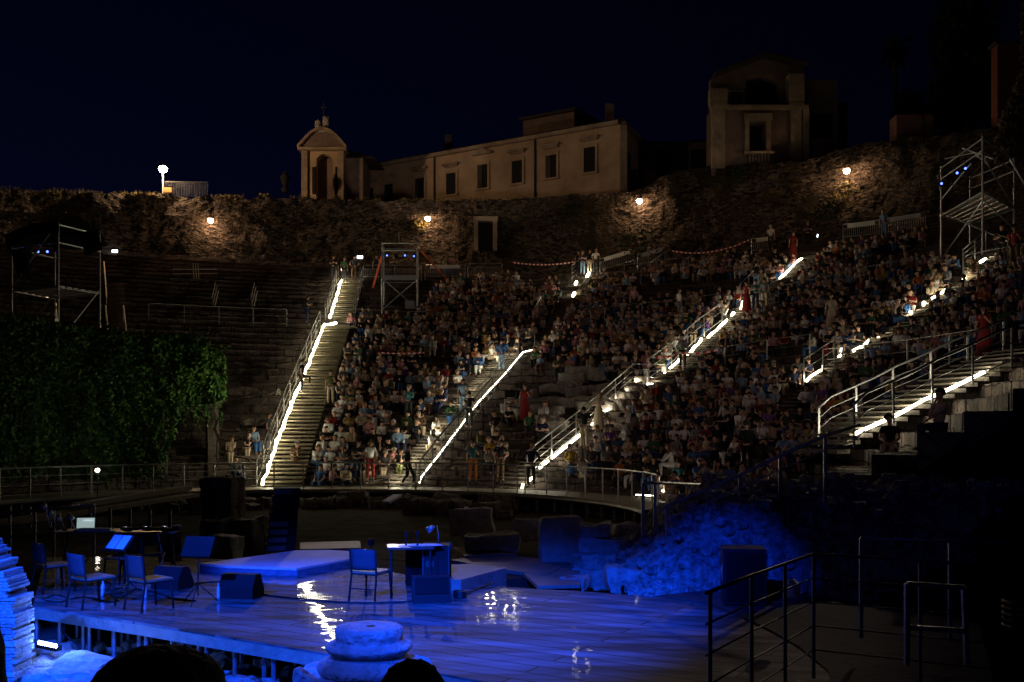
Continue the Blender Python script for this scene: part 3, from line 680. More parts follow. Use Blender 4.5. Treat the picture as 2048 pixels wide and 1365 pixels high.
a = px2(1280); b = px2(1428)
MB().add([(a, D - .4, pz(287)), (b, D - .4, pz(283)), (b, D + 6, pz(283)), (a, D + 6, pz(287)), ((a + b) / 2 + 1, D + 3, pz(263))], [(0, 1, 4), (1, 2, 4), (2, 3, 4), (3, 0, 4), (3, 2, 1, 0)]).build('roof', M_roof, r)
for px in (1325, 1395): MB().box((px2(px), D - .04, pz(325)), (1.2, .1, 2.2)).build('opening', M_dark, r)
D = 66.0
mb = MB()
for x0_, x1_ in ((1786, 1800), (1802, 1838), (1842, 1860)): mb.box(((px2(x0_) + px2(x1_)) / 2, D, pz(262)), (px2(x1_) - px2(x0_), 1.2, pz(237) - pz(290)))
solo(mb, 'stone_parapet', mat('pink_stone', (.26, .13, .10), .9, c2=(.16, .08, .06), scale=3), 'pinkish broken parapet of three blocks between palm and dark tree', 'parapet')
D = 60.0
r = thing('red_building', 'edge of a tall red plastered building at the far right', 'building', (px2(2060), D, pz(270)))
MB().box((px2(2115), D + .4, (pz(90) + pz(280)) / 2), (px2(2235) - px2(1995), .8, pz(90) - pz(280))).build('wall', M_red, r)
MB().box((px2(2115), D + .4, pz(87)), (px2(2240) - px2(1990), 1.0, .2)).build('roof', M_roof, r)
b = MB(); rgx = random.Random(9); pp = []
for k in range(5200):
    px = 1985 + 90 * rgx.random() ** .6; py = rgx.uniform(0, 330)
    if px < 2042 - max(0, (py - 140)) * .42: continue
    pp.append(P(px, py, D - 2.0 + rgx.uniform(-.5, .8)))
leaves(b, pp, .3, 4); solo(b, 'climbing_ivy', mat('dry_ivy', (.09, .06, .035), .8, c2=(.05, .035, .02), scale=3), 'brownish climbing plant covering the edge of the red building', 'ivy')
# trees against the sky
D = 74.0
r = thing('palm_tree', 'tall thin palm silhouetted against the night sky at the right', 'palm', (px2(1795), D, pz(290)))
MB().tube([(px2(1795), D, pz(300)), (px2(1793), D, pz(200)), (px2(1788), D, pz(120))], [.28, .2, .16], 10).build('trunk', M_bark, r)
cr = MB(); rgx = random.Random(4); c = Vector((px2(1787), D, pz(100)))
for k in range(46):
    az = rgx.uniform(0, 6.28); el = rgx.uniform(-1.1, 1.2); L = rgx.uniform(1.3, 1.8); q = c.copy(); d = Vector((math.cos(az) * math.cos(el), math.sin(az) * math.cos(el), math.sin(el)))
    for s in range(7):
        q2 = q + d * L / 7; d = (d + Vector((0, 0, -.14))).normalized(); sd = d.cross(Vector((0, 0, 1))).normalized() * .32 * math.sin(math.pi * (s + 1) / 8)
        bb = len(cr.v); cr.v += [tuple(q), tuple(q2 + sd), tuple(q2), tuple(q2 - sd), tuple(q + d * .05)]; cr.f += [(bb, bb + 1, bb + 2), (bb, bb + 2, bb + 3)]; q = q2
cr.build('crown', M_darkleaf, r)
def tree(name, lab, base, th_, crowns, m=M_darkleaf, ls=.35, cat='tree', den=420):
    r = thing(name, lab, cat, base); top = Vector(crowns[0][0])
    tr = MB().tube([Vector(base) - Vector((0, 0, .4)), Vector(base).lerp(top, .5), top], [th_, th_ * .7, th_ * .3], 9)
    for c_, rd in crowns[1:]: tr.tube([Vector(base).lerp(top, .5), Vector(c_)], [th_ * .4, th_ * .12], 6)
    tr.build('trunk', M_bark, r); cw = MB()
    for i, (c_, rd) in enumerate(crowns): leaves(cw, blob(c_, rd, int(den * rd * rd), i + int(base[0] * 7), .85), ls, i)
    cw.build('crown', m, r); return r
tree('bushy_tree', 'round dark bush at the foot of the palm', (px2(1795), D - 2, pz(290)), .15, [((px2(1798), D - 2, pz(222)), 1.2), ((px2(1785), D - 2, pz(245)), .9), ((px2(1812), D - 2, pz(248)), .9)], cat='bush', den=260, ls=.25)
D = 70.0; cs = []
rgx = random.Random(12)
for k in range(17):
    y_ = 10 + k * 15; wv = 26 + k * 1.2
    for s in (-1, 0, 1): cs.append(((px2(1935 + s * wv * 1.25 + rgx.uniform(-8, 8)), D + rgx.uniform(-1, 1), pz(y_ + rgx.uniform(-8, 8))), .85 + .02 * k))
tree('cedar_tree', 'huge black layered conifer beside the red building', (px2(1935), D, pz(290)), .4, [((px2(1935), D, pz(-20)), .8)] + cs, den=110)

# ------------------------------------------------------------------ ivy covered ruin at the left
def wallseg(th_a, th_b, z0, z1, ri=14.4, ro=15.7, n=None):
    mb = MB(); n = n or max(2, int(abs(th_b - th_a) / 1.5))
    for i in range(n + 1):
        th = lerp(th_a, th_b, i / n)
        for j in range(7):
            z = lerp(z0, z1(th) if callable(z1) else z1, j / 6); q = Vector((th * .25, z, ri))
            mb.v.append((*xy(ri + .12 * noise.noise(q * 1.5), th), z))
        for j in range(7): mb.v.append((*xy(ro, th), lerp(z1(th) if callable(z1) else z1, z0, j / 6)))
    for i in range(n):
        for j in range(13): a = i * 14 + j; mb.f.append((a, a + 14, a + 15, a + 1))
        mb.f.append((i * 14 + 13, i * 14 + 27, i * 14 + 14, i * 14))
    mb.f.append(tuple(range(14))); mb.f.append(tuple(n * 14 + k for k in range(13, -1, -1)))
    return mb
ztop = lambda th: float(np.interp(th, [-90, -60, -44, -33, -28, -25, -21.5], [6.6, 6.4, 6.1, 5.9, 6.05, 5.85, 5.2]))
r = thing('ivy_ruin', 'ruined wall smothered in green ivy with a broken arched end', 'ruined wall', (*xy(15, -35), 0))
wallseg(-84, -30.5, -.3, ztop).build('wall', M_ash, r)
wallseg(-30.5, -22.4, 3.7, ztop, n=6).build('lintel', M_ash, r)
wallseg(-24.0, -22.2, -.3, 3.8, 14.6, 15.4, n=3).build('pillar', M_ash, r)
iv = MB(); rgx = random.Random(5); pp = []
while len(pp) < 26000:
    th = rgx.uniform(-72, -21.3); zt = ztop(th) + .25
    zb = .35 + .5 * noise.noise(Vector((th * .3, 0, 0)))
    if th > -32.5: zb = 3.3 + .8 * noise.noise(Vector((th * 1.3, 4, 0))) + max(0, th + 25) * .1 - max(0, (-28.6 - th)) * .95
    z = rgx.uniform(zb, zt)
    if z < 1.1 and rgx.random() < .4: continue
    bul = .45 * noise.noise(Vector((th * .22, z * .7, 1))) + .25 * noise.noise(Vector((th * .7, z * 1.6, 8)))
    if rgx.random() < .16: z = zt + rgx.uniform(-.1, .12); rr = rgx.uniform(14.1, 15.9)
    else: rr = 14.15 + bul + rgx.uniform(-.18, .15) - .2 * math.sin(math.pi * min(1, max(0, (z - zb) / (zt - zb))))
    if th > -22.0 and rgx.random() < .5: rr = rgx.uniform(14.1, 15.8)
    pp.append(Vector((*xy(rr, th), z)))
leaves(iv, pp, .17, 6); 
for k in range(70):
    th = rgx.uniform(-70, -21.5); z = (3.4 if th > -30 else rgx.uniform(.6, 5.5)); q = Vector((*xy(14.0, th), z)); L_v = rgx.uniform(.3, 1.1)
    leaves(iv, [q + Vector((rgx.uniform(-.08, .08), rgx.uniform(-.08, .02), -L_v * i / 12)) for i in range(12)], .13, k)
for k in range(60):
    th = rgx.uniform(-70, -22); q = Vector((*xy(rgx.uniform(14.2, 15.6), th), ztop(th) + .3)); leaves(iv, [q + Vector((.1 * i * rgx.uniform(-1, 1), 0, .07 * i)) for i in range(6)], .15, k)
iv.build('foliage', M_leaf, r)
rt = MB()
for k in range(5): a = Vector((*xy(14.4, -27.2 + k * .35), 3.9)); rt.tube([a, a + Vector((.15 * math.sin(k), -.1, -.8)), a + Vector((.3, 0, -1.5 - .1 * k))], [.05, .04, .015], 5)
rt.build('roots', M_bark, r)

# ------------------------------------------------------------------ walkway round the orchestra
def arc(r, a, b, z, n=60): return [(*xy(r, lerp(a, b, k / n)), z) for k in range(n + 1)]
wk = MB(); n = 90
for k in range(n + 1):
    th = lerp(-80, 88, k / n)
    for rr, z in ((10.9, -.18), (10.9, 0), (13.3, 0), (13.3, -.18)): wk.v.append((*xy(rr, th), z))
for k in range(n):
    for j in range(3): a = k * 4 + j; wk.f.append((a, a + 1, a + 5, a + 4))
tag(wk.build('walkway', mat('walkway_boards', (.20, .17, .13), .6, c2=(.14, .12, .09), scale=3)), kind='structure')
pw = wallseg(-80, 88, -1.0, -.2, 11.6, 12.2, 70); o = pw.build('podium_wall', M_ash)
tag(o, 'low dark stone podium wall under the curved orchestra walkway', 'wall')
fb = MB().tube(arc(10.9, -80, 88, -.12, 70), .07, 6)
for k in range(34): th = lerp(-78, 86, k / 33); fb.beam((*xy(10.95, th), -.1), (*xy(10.95, th), -1.0), .1)
solo(fb, 'walkway_frame', M_dsteel, 'dark steel edge beam and short legs carrying the curved walkway', 'frame')
railing('railing', 'long railing of the curved walkway in front of the lowest row, left and centre', arc(11.2, -78, 40, 0, 70), 1.05, 3, 1.15, M_rail, 'railings round the orchestra')
railing('railing', 'curved end of the orchestra railing, bending towards the camera at the right', arc(11.2, 42, 92, 0, 30), 1.05, 0, 1.05, M_steel, 'railings round the orchestra')
# access ramp at the left with its own rail
ra = [PZ(-60, 1120, -.35), P(60, 1088, 23.2) , P(215, 1100, 23.6)]
rp = [Vector((-15.5, 25.5, -.30)), Vector((-9.6, 24.8, -.28)), Vector((-8.9, 26.5, -.25))]
mb = MB().beam(P(150, 1012, 30), P(378, 976, 34), .3, .16); mb.beam(P(-20, 1050, 27.5), P(380, 990, 33.5), .9, .12)
solo(mb, 'ramp', M_wood, 'pale edged wooden ramp climbing to the left walkway', 'ramp')
z1 = lambda px, py, D: P(px, py, D)
base = [z1(-40, 1128, 22.5), z1(60, 1119, 22.5), z1(205, 1106, 22.5)]
for q in base: q.z = -.95
rr_ = thing('railing', 'blue lit railing at the left edge behind the musicians’ tables', 'railing', base[1], 'railings round the orchestra')
ends = [(-40, 1032), (20, 1027), (70, 1021), (108, 1017), (188, 1010)]
tops = [P(a, b, 22.5) for a, b in ends]
MB().tube(tops, .035, 8).build('handrail', M_rail, rr_, True)
for d in (.28, .53, .78): MB().tube([q - Vector((0, 0, d)) for q in tops], .016, 6).build('rail', M_rail, rr_, True)
for q in tops: MB().beam(q, (q.x, q.y, -1.0), .05).build('post', M_rail, rr_)
mb = MB()
for k in range(9):
    q = P(20 + 40 * k, 945 + (k % 3), 30 - .2 * k + .6); mb.beam((q.x, q.y, .02), (q.x, q.y, -1.0), .08)
solo(mb, 'ramp_posts', M_dsteel, 'row of dark legs under the left ramp', 'frame')
q = P(195, 941, 33.4); r = thing('floodlight', 'tiny bright white floodlight on the left walkway rail in front of the ivy', 'floodlight', q)
MB().box(q + Vector((0, .06, 0)), (.2, .1, .16)).build('housing', M_black, r)
MB().lathe(q, [(.02, -.06), (.07, -.03), (.07, .03), (.02, .06)], 12).build('lens', M_lampw, r, True)
MB().tube([q, (q.x, q.y, .0)], .02, 6).build('stand', M_dsteel, r)
spot('flood_light', q + Vector((0, .1, 0)), (-18, 41, 4.0), 190, (1, .95, .8), 95, 1, .08)
point('strip_and_fill_glow', (-10.6, 40.6, 3.8), 115, (1, .95, .62), .2)  # added unseen point light brightening the right end of the ivy

# ------------------------------------------------------------------ the five lit stairs
def H(lst): return [hit(a, b) for a, b in lst]
S1 = H([(525, 975), (548, 908), (567, 858), (585, 811), (601, 773), (612, 744), (632, 694), (648, 655)]); S1b = H([(660, 640), (672, 600), (678, 580), (685, 560)])
S2 = H([(839, 974), (843, 960), (871, 924), (908, 876), (953, 814), (1011, 751), (1046, 709), (1064, 705)])
S2b = H([(1066, 690), (1100, 640), (1147, 593), (1176, 553)])
S3 = H([(1062, 958), (1079, 942), (1103, 922), (1160, 876), (1214, 827), (1273, 774)]); S3b = H([(1310, 762), (1359, 727), (1403, 685), (1455, 645), (1489, 601), (1559, 562), (1603, 521)])
S4 = H([(1545, 830), (1613, 768), (1637, 750), (1682, 717), (1759, 681), (1823, 632), (1892, 588), (1926, 565), (1969, 526), (2010, 500)])
S5 = [P(1690, 892, 26.2), P(1715, 868, 26.4), P(1762, 847, 26.6), P(1805, 827, 26.9), P(1856, 799, 27.2), P(1895, 783, 27.4), P(1972, 745, 27.8), P(2080, 700, 28.4)]
M_board = mat('pale_boards', (.30, .25, .16), .7, c2=(.17, .14, .09), scale=6, bump=.2)
M_ststone = mat('worn_stone_steps', (.24, .21, .17), .85, c2=(.13, .11, .09), scale=4, bump=.5)
E1 = steps('staircase', 'leftmost staircase of pale wooden boards lit along its left edge', S1, 1.62, 1, M_board, .44)
E1b = steps('staircase', 'upper flight of the leftmost wooden staircase, above its landing', S1b, 1.3, 1, M_board, .44)
mb = MB(); q = S1[-1]; mb.box((q.x + .95, q.y + .5, q.z + .0), (2.3, 1.5, .2)); solo(mb, 'landing', M_board, 'small wooden landing with a kink between flights of the leftmost stair', 'landing')
E2 = steps('staircase', 'second lit stair from the left, stone steps left of its light line', S2, 1.5, -1, M_ststone, .36)
E2b = steps('staircase', 'upper stone flight above the second lit stair, crowded with people', S2b, 1.5, 1, M_ststone, .36)
E3 = steps('staircase', 'third lit stair rising between metal rails from the walkway', S3, 1.4, -1, M_ststone, .36)
E3b = steps('staircase', 'upper flight of the third lit stair beyond the white notice', S3b, 1.2, 1, M_ststone, .36)
E4 = steps('staircase', 'fourth lit stair, crowded, below the right scaffold tower', S4, 1.4, 1, M_ststone, .36)
E5 = steps('staircase', 'wide metal stair lit from beneath at the right edge', S5, 2.0, -1, M_ststone, .42, th=.1)
mb = MB(); q = S3[-1]; q2 = S3b[0]; mb.box(((q.x + q2.x) / 2, (q.y + q2.y) / 2, q.z - .1), (1.6, 1.8, .18), R(20)); solo(mb, 'landing', M_dsteel, 'metal landing halfway up the third lit stair', 'landing')

def strip(label, segs, rad=.045, m=None, jit=.0, power=9, step=.5, plights=True, gx=0):
    pts0 = segs[0]
    r = thing('led_strip_light', label, 'strip light', pts0[0], 'glowing strip lights along the stairs'); k = 0
    for s in segs:
        pts = along(s, step); pts2 = []
        for i, q in enumerate(pts):
            q = Vector(q) + Vector((0, 0, .12)); 
            if jit: q += Vector((jit * noise.noise(Vector((i * 1.7, k, 0))), 0, jit * noise.noise(Vector((i * 2.1, 5, k)))))
            pts2.append(q)
        rs = [rad * (1 + (1.1 * noise.noise(Vector((i * 1.3, k * 3, 1))) if jit else 0)) for i in range(len(pts2))]
        MB().tube(pts2, rs, 7).build('tube', m or M_led, r, True); k += 1
        if plights:
            L = along(s, 1.15)
            for q in L: point('strip_and_fill_glow', Vector(q) + Vector((gx, -.05, .30)), power * .62, (1, .92, .64), .08)
    return r
def sh(pts, dx, dy=0, dz=0): return [Vector(q) + Vector((dx, dy, dz)) for q in pts]
strip('crooked rope light along the left edge of the leftmost wooden stair', [S1[:4], S1[3:], [S1[-1], S1[-1] + Vector((.75, .2, .15))], S1b], .065, jit=.13, power=20, step=.5, gx=.3)
r_ = S1b[-1]; mb = MB().tube([r_ + Vector((0, 0, .1)), P(684, 538, r_.y)], .05, 6); o = solo(mb, 'led_strip_light', M_led, 'short upright tube light on a post at the very top of the leftmost stair', 'strip light', 'glowing strip lights along the stairs')
strip('thin light line along the right side of the second lit stair', [[S2[0] + Vector((0, 0, .05)), S2[1]], S2[1:3], S2[2:4], S2[3:5], S2[4:6], S2[5:7], S2[6:]], .024, M_led5, jit=.03, power=34, gx=-1.0)
strip('scattered lamps on the crowded upper flight of the second stair', [[hit(1146, 596), hit(1149, 590)], [hit(1151, 572), hit(1153, 568)], [hit(1174, 557), hit(1178, 550)]], .10, power=16)
strip('thick broken light bar up the lower flight of the third stair', [H([(1079, 942), (1096, 928)]), H([(1104, 922), (1160, 876)]), H([(1184, 855), (1196, 845)]), H([(1210, 829), (1222, 820)]), H([(1234, 810), (1272, 776)]), [S3[-1], S3[-1] + Vector((.85, .15, 0))]], .055, M_led5, power=13)
strip('thick light bar up the upper flight of the third stair', [H([(1330, 752), (1333, 749)]), H([(1340, 742), (1359, 727)]), H([(1375, 714), (1403, 686)]), H([(1416, 680), (1455, 645)]), H([(1463, 636), (1468, 631)]), H([(1481, 622), (1490, 601)]), H([(1559, 562), (1575, 548), (1585, 535), (1603, 521)])], .06, jit=.12, power=12)
strip('broken chain of lights up the fourth stair at the right', [H([(1613, 768), (1637, 750)]), H([(1678, 720), (1684, 715)]), H([(1706, 708), (1722, 700), (1738, 690), (1759, 679)]), H([(1822, 633), (1824, 630)]), H([(1847, 616), (1851, 612)]), H([(1864, 603), (1876, 597), (1892, 588)]), H([(1926, 568), (1928, 562)]), H([(1960, 530), (1971, 524)])], .06, jit=.2, power=11)
strip('light line under the treads of the wide metal stair at the right edge', [sh(S5[1:3], -.1, -.1, -.12), sh(S5[2:4], -.1, -.1, -.12), sh(S5[3:5], -.1, -.1, -.12), sh(S5[4:7], -.1, -.1, -.12)], .045, M_led5, power=34)
for a, lab in (((1046, 968, 1044, 978), 'small upright light at the foot of the third stair'), ((1056, 963, 1066, 955), 'small tilted lamp behind the railing at the third stair foot'), ((1314, 990, 1330, 980), 'bright lamp lying on the walkway near the curved rail end')):
    p_ = hit(a[0], a[1]); q_ = P(a[2], a[3], p_.y); o = solo(MB().tube([p_, q_], .05, 7), 'floor_lamp', M_led, lab, 'lamp', 'small lamps lying on the walkway', True)
    point('lamp_light', (p_ + q_) / 2 + Vector((0, -.3, .3)), 14, (1, .95, .7), .2)
mb = MB().tube([hit(1272, 990), hit(1308, 992)], .02, 6); solo(mb, 'led_strip_light', M_led, 'short thin light line on the floor beside the bright lying lamp', 'strip light', 'glowing strip lights along the stairs')

GR = 'handrails of the stairs'
railing('handrail', 'long thin railing on the left side of the leftmost stair', sh(S1, -.25), 1.0, 2, 2.0, M_rail, GR, .018)
railing('handrail', 'railing on the right side of the top flight of the leftmost stair', sh(S1b, 1.5), 1.0, 2, 1.6, M_rail, GR, .018)
railing('handrail', 'railing on the left side of the top flight of the leftmost stair', sh(S1b, -.3), 1.0, 2, 1.6, M_rail, GR, .018)
railing('handrail', 'dark railing on the left side of the second stair', H([(840, 972), (880, 918), (935, 855), (985, 796)]), 1.05, 1, 1.7, M_dsteel, GR)
railing('handrail', 'railing on the right side of the second stair', sh(S2[1:], .15), 1.05, 2, 2.2, M_rail, GR, .016)
railing('handrail', 'short pale railing beside the people sitting above the second stair', H([(1066, 655), (1082, 625)]), 1.05, 3, 1.4, M_steel, GR)
railing('handrail', 'short railing at the top of the second stair by standing people', H([(1144, 560), (1153, 545)]), 1.05, 3, 1.3, M_steel, GR)
railing('handrail', 'bright three-bar railing on the left of the third stair, lower flight', sh(S3, -.15), 1.1, 3, 2.0, M_steel, GR, .026)
q = S3[-1]; railing('handrail', 'level railing round the landing of the third stair', [q + Vector((-.15, 0, 0)), q + Vector((1.45, .25, 0))], 1.1, 3, 1.6, M_steel, GR)
railing('handrail', 'railing on the left of the third stair, upper flight', sh(S3b[:4], -.3), 1.1, 2, 1.9, M_steel, GR, .022)
railing('handrail', 'short railing beside the top of the third stair', H([(1480, 605), (1530, 555)]), 1.05, 1, 1.7, M_steel, GR, .018)
railing('handrail', 'railing at the top of the fourth stair under the scaffold', H([(1926, 545), (1972, 505)]), 1.05, 4, 1.8, M_steel, GR)
railing('handrail', 'short railing at the lower end of the fourth stair', H([(1608, 768), (1668, 728)]), 1.0, 2, 1.5, M_rail, GR)
railing('handrail', 'far railing of the wide metal stair at the right edge', sh(S5, -.1, 1.9), 1.05, 3, 1.35, M_steel, GR, .03)
railing('handrail', 'near dark railing of the wide metal stair at the right edge', sh(S5, .15, -.25), 1.08, 2, 1.35, M_dsteel, GR, .03)
def crail(label, r, a, b, dz=0, lines=2, m=None, h=1.0, step=2.2):
    pts = [Vector((*xy(r, lerp(a, b, k / 24)), surf(*xy(r, lerp(a, b, k / 24))) + dz)) for k in range(25)]
    railing('railing', label, pts, h, lines, step, m or M_rail, 'level railings between the seating blocks', .016)
crail('level railing across the crowd between first and second stair, upper', 33.2, -7, 9)
crail('level railing across the crowd between second and third stair, upper', 33.6, 18, 34)
crail('level railing across the crowd between third and fourth stair, upper', 33, 39, 54)
crail('level railing at the right below the scaffold tower', 31.5, 60, 76)
crail('level railing left of the leftmost stair', 32.5, -26, -12)
crail('level railing between third and fourth stair, lower', 24.2, 39, 55)
crail('level railing at the right between fourth and last stair', 22.2, 61, 84, 0, 2, M_steel)
crail('level railing above the seats right of the second stair top', 43.5, 17, 26)
for lab, pts in (('slanting handrail among the seats left of the second stair', [(850, 712), (880, 688)]), ('slanting handrail in the upper block between second and third stair', [(1282, 570), (1330, 532)]), ('slanting handrail in the upper block near the third stair top', [(1362, 558), (1402, 520)])):
    railing('handrail', lab, H(pts), 1.0, 1, 2.4, M_rail, GR, .018)

# tape and straps
def tape(label, pts, sag=.15, wd=.05):
    pts = [Vector(p) for p in pts]; pp = []
    for a, b in zip(pts, pts[1:]):
        for k in range(12): t_ = k / 12; q = a.lerp(b, t_); q.z -= sag * 4 * t_ * (1 - t_); pp.append(q)
    pp.append(pts[-1]); mb = MB()
    for i, q in enumerate(pp): mb.v += [tuple(q + Vector((0, 0, wd))), tuple(q - Vector((0, 0, wd))), tuple(q + Vector((0, .004, -wd))), tuple(q + Vector((0, .004, wd)))]
    for i in range(len(pp) - 1):
        for j in range(4): a = i * 4 + j; b = i * 4 + (j + 1) % 4; mb.f.append((a, b, b + 4, a + 4))
    solo(mb, 'barrier_tape', M_tape, label, 'barrier tape', 'red and white barrier tapes')
def up(px, py, h=1.0): q = hit(px, py); return q + Vector((0, 0, h))
tape('red and white tape across the seats of the block right of the leftmost stair', [up(757, 742), up(848, 742)], .05, .035)
tape('red and white tape from the second stair top towards the middle barriers', [up(1025, 552), up(1150, 535)], .2)
tape('long sagging red and white tape between the middle and right barriers', [up(1345, 520), up(1498, 490)], .45)
tape('red and white tape from the white notice into the crowd', [up(1300, 755), up(1360, 748), up(1440, 742)], .1)
for lab, a, b in (('orange strap bracing the left side of the middle scaffold tower', P(763, 514, 66), hit(746, 577)), ('orange strap bracing the right side of the middle scaffold tower', P(840, 500, 67), hit(897, 563))):
    solo(MB().beam(a, b, .12, .05), 'tension_strap', M_orange, lab, 'strap', 'orange straps')
# crowd barriers
def barrier(label, px0, px1, pyb, panel=True, skew=0, pyb1=None):
    a = hit(px0, pyb); b = P(px1, pyb1 or pyb, a.y + skew); 
    r = thing('crowd_barrier', label, 'barrier', a, 'metal crowd barriers above the crowd'); h = 1.05; Z = Vector((0, 0, 1))
    MB().tube([a, a + Z * h, b + Z * h, b], .028, 7).build('frame', M_steel, r)
    mb = MB().tube([a + Z * .22, b + Z * .22], .018, 6); mb.tube([a + Z * (h - .28), b + Z * (h - .28)], .014, 6); mb.build('rail', M_steel, r)
    nb = max(6, int((b - a).length / .13)); mb = MB()
    for k in range(1, nb): q = a.lerp(b, k / nb); mb.tube([q + Z * .22, q + Z * (h - .28)], .011, 5)
    mb.build('bars', M_steel, r)
    for q in (a, b): MB().beam(q + Vector((0, -.3, 0)), q + Vector((0, .3, 0)), .05).build('foot', M_steel, r)
    if panel:
        c = a.lerp(b, .5); MB().beam(a.lerp(b, .12) + Z * (h - .13) + Vector((0, -.04, 0)), a.lerp(b, .88) + Z * (h - .13) + Vector((0, -.04, 0)), .03, .26).build('banner', M_white, r)
barrier('barrier behind the left half of the middle scaffold tower', 727, 790, 560, False); barrier('barrier behind the right half of the middle scaffold tower', 792, 843, 560, False)
barrier('barrier just right of the middle scaffold tower', 850, 930, 559, True); barrier('rightmost barrier of the row beside the middle tower', 936, 1004, 556, False)
barrier('barrier with pale banner right of the second stair top, left one', 1200, 1268, 531, True, 0, 527); barrier('barrier with pale banner right of the second stair top, right one', 1275, 1340, 526, True, 0, 520)
barrier('barrier with white banner at the top of the third stair', 1503, 1573, 502, True, 0, 500)
barrier('barrier with long white banner nearest the highest right lamp', 1686, 1758, 482, True, -1.2, 474); barrier('barrier with long white banner left of the right scaffold tower', 1768, 1851, 472, True, -1.2, 460)
a = hit(385, 556); mb = MB().tube([P(345, 539, a.y), P(434, 539, a.y)], .03, 6); mb.tube([P(345, 548, a.y), P(434, 548, a.y)], .02, 6)
for px in (386, 391, 396): mb.tube([P(px, 527, a.y), P(px + 2, 558, a.y)], .03, 6)
solo(mb, 'gate_rail', mat('cream_paint2', (.5, .42, .36), .6, c2=(.4, .34, .3), scale=5), 'small pale gate with two bars in front of the wall, left of the leftmost stair', 'gate')
for px in (428, 506):
    mb = MB(); a = hit(px, 612)
    for k in range(3): mb.tube([P(px - 4 + 3 * k, 597 + 8 * k, a.y), P(px + 3 + 3 * k, 566 + 8 * k, a.y + 1.2)], .025, 6)
    mb.tube([P(px - 2, 600, a.y), P(px - 2, 622, a.y)], .03, 6)
    solo(mb, 'handrail', M_rail, 'small slanted rail on the empty tiers, %s' % ('nearer the ivy' if px == 428 else 'nearer the leftmost stair'), 'handrail', 'small rails on the empty tiers')

# ------------------------------------------------------------------ scaffold towers
def par(r_parent, c, d, lit=True, s=1.0):
    mb = MB(); c = Vector(c); d = Vector(d).normalized(); mb.tube([c - d * .22 * s, c + d * .02 * s, c + d * .12 * s], [.09 * s, .14 * s, .15 * s], 10); o = mb.build('spotlight', M_black, r_parent)
    MB().tube([c + d * .121 * s, c + d * .128 * s], [.06 * s, .05 * s], 10).build('lens', M_blued if lit else M_dark, o)
    return o
def tower(label, fl, fr, bl, br, zt, zp, zb, roof=None, plat=True, braces=(), nlights=5, extra=()):
    """four corner posts (x, y), top, platform and foot heights"""
    r = thing('scaffold_tower', label, 'scaffold tower', (fl[0], fl[1], zb), 'lighting scaffold towers'); c4 = [fl, fr, br, bl]
    for k, c in enumerate(c4): MB().tube([(c[0], c[1], zb - .6), (c[0], c[1], zt)], .045, 8).build('post', M_steel, r)
    for z in (zt - .1, zp, (zt + zp) / 2 + .6):
        mb = MB()
        for k in range(4):
            a, b = c4[k], c4[(k + 1) % 4]; mb.tube([(a[0], a[1], z), (b[0], b[1], z)], .035, 7)
        mb.build('ledger', M_steel, r)
    for (i, za, j, zb2) in braces: a, b = c4[i], c4[j]; MB().tube([(a[0], a[1], za), (b[0], b[1], zb2)], .035, 7).build('brace', M_steel, r)
    if plat:
        mb = MB()
        for k in range(6):
            t_ = (k + .5) / 6; a = Vector((*fl, zp)).lerp(Vector((*bl, zp)), t_); b = Vector((*fr, zp)).lerp(Vector((*br, zp)), t_); mb.beam(a + Vector((0, 0, .06)), b + Vector((0, 0, .06)), .3, .06)
        mb.build('platform', M_steel, r)
    for k in range(nlights):
        t_ = (k + .5) / nlights; a = Vector((*fl, 0)).lerp(Vector((*fr, 0)), t_); a.z = (zt + zp) / 2 + .35 - .05 * (k % 2); a.y += .3
        par(r, a, Vector((-3, 16, 0)) - a, k % 3 != 1)
    return r
pq = lambda px, D: ((px - CX) / F * D, D)
PZZ = lambda py, D: CAMZ - (py - HY) / F * D
tower('left scaffold tower with a black fabric roof standing behind the ivy', pq(24, 50), pq(117, 48.5), pq(110, 53), pq(200, 51), PZZ(458, 50), PZZ(583, 50), PZZ(745, 50), braces=((0, PZZ(575, 50), 1, PZZ(455, 50)), (0, PZZ(700, 50), 1, PZZ(585, 50)), (3, PZZ(575, 51), 1, PZZ(700, 51)), (2, PZZ(580, 51), 1, PZZ(690, 50))), nlights=5)
rf = MB(); grid = [[(8, 470), (60, 448), (118, 440), (158, 434)], [(14, 500), (60, 478), (118, 470), (200, 465)], [(24, 520), (70, 492), (150, 500), (215, 492)]]
for jx, rowp in enumerate(grid):
    for ix, (a, b) in enumerate(rowp): rf.v.append(tuple(P(a, b, (48.4, 50.5, 53)[jx])))
for j in range(2):
    for i in range(3): a = j * 4 + i; rf.f.append((a, a + 1, a + 5, a + 4))
b0 = len(rf.v); rf.v += [tuple(P(a, b, 48.3)) for a, b in ((8, 472), (60, 450), (118, 442), (14, 500), (66, 470), (118, 466), (196, 462), (205, 500), (160, 472), (170, 512))]
rf.f += [(b0, b0 + 1, b0 + 4, b0 + 3), (b0 + 1, b0 + 2, b0 + 5, b0 + 4), (b0 + 5, b0 + 8, b0 + 9, b0 + 7, b0 + 6)]
solo(rf, 'fabric_roof', M_bfab, 'black fabric sheet draped over the left scaffold tower', 'tarpaulin')
rf = MB()
for k in range(3): q = [P(30 + 8 * k, 500, 48.6), P(34 + 10 * k, 530, 48.6), P(40 + 8 * k, 556, 48.7)]; rf.tube(q, [.16, .13, .05], 6)
solo(rf, 'hanging_cloth', M_bfab, 'bunched dark cloth hanging at the left post of the left tower', 'cloth')
D = 65.0
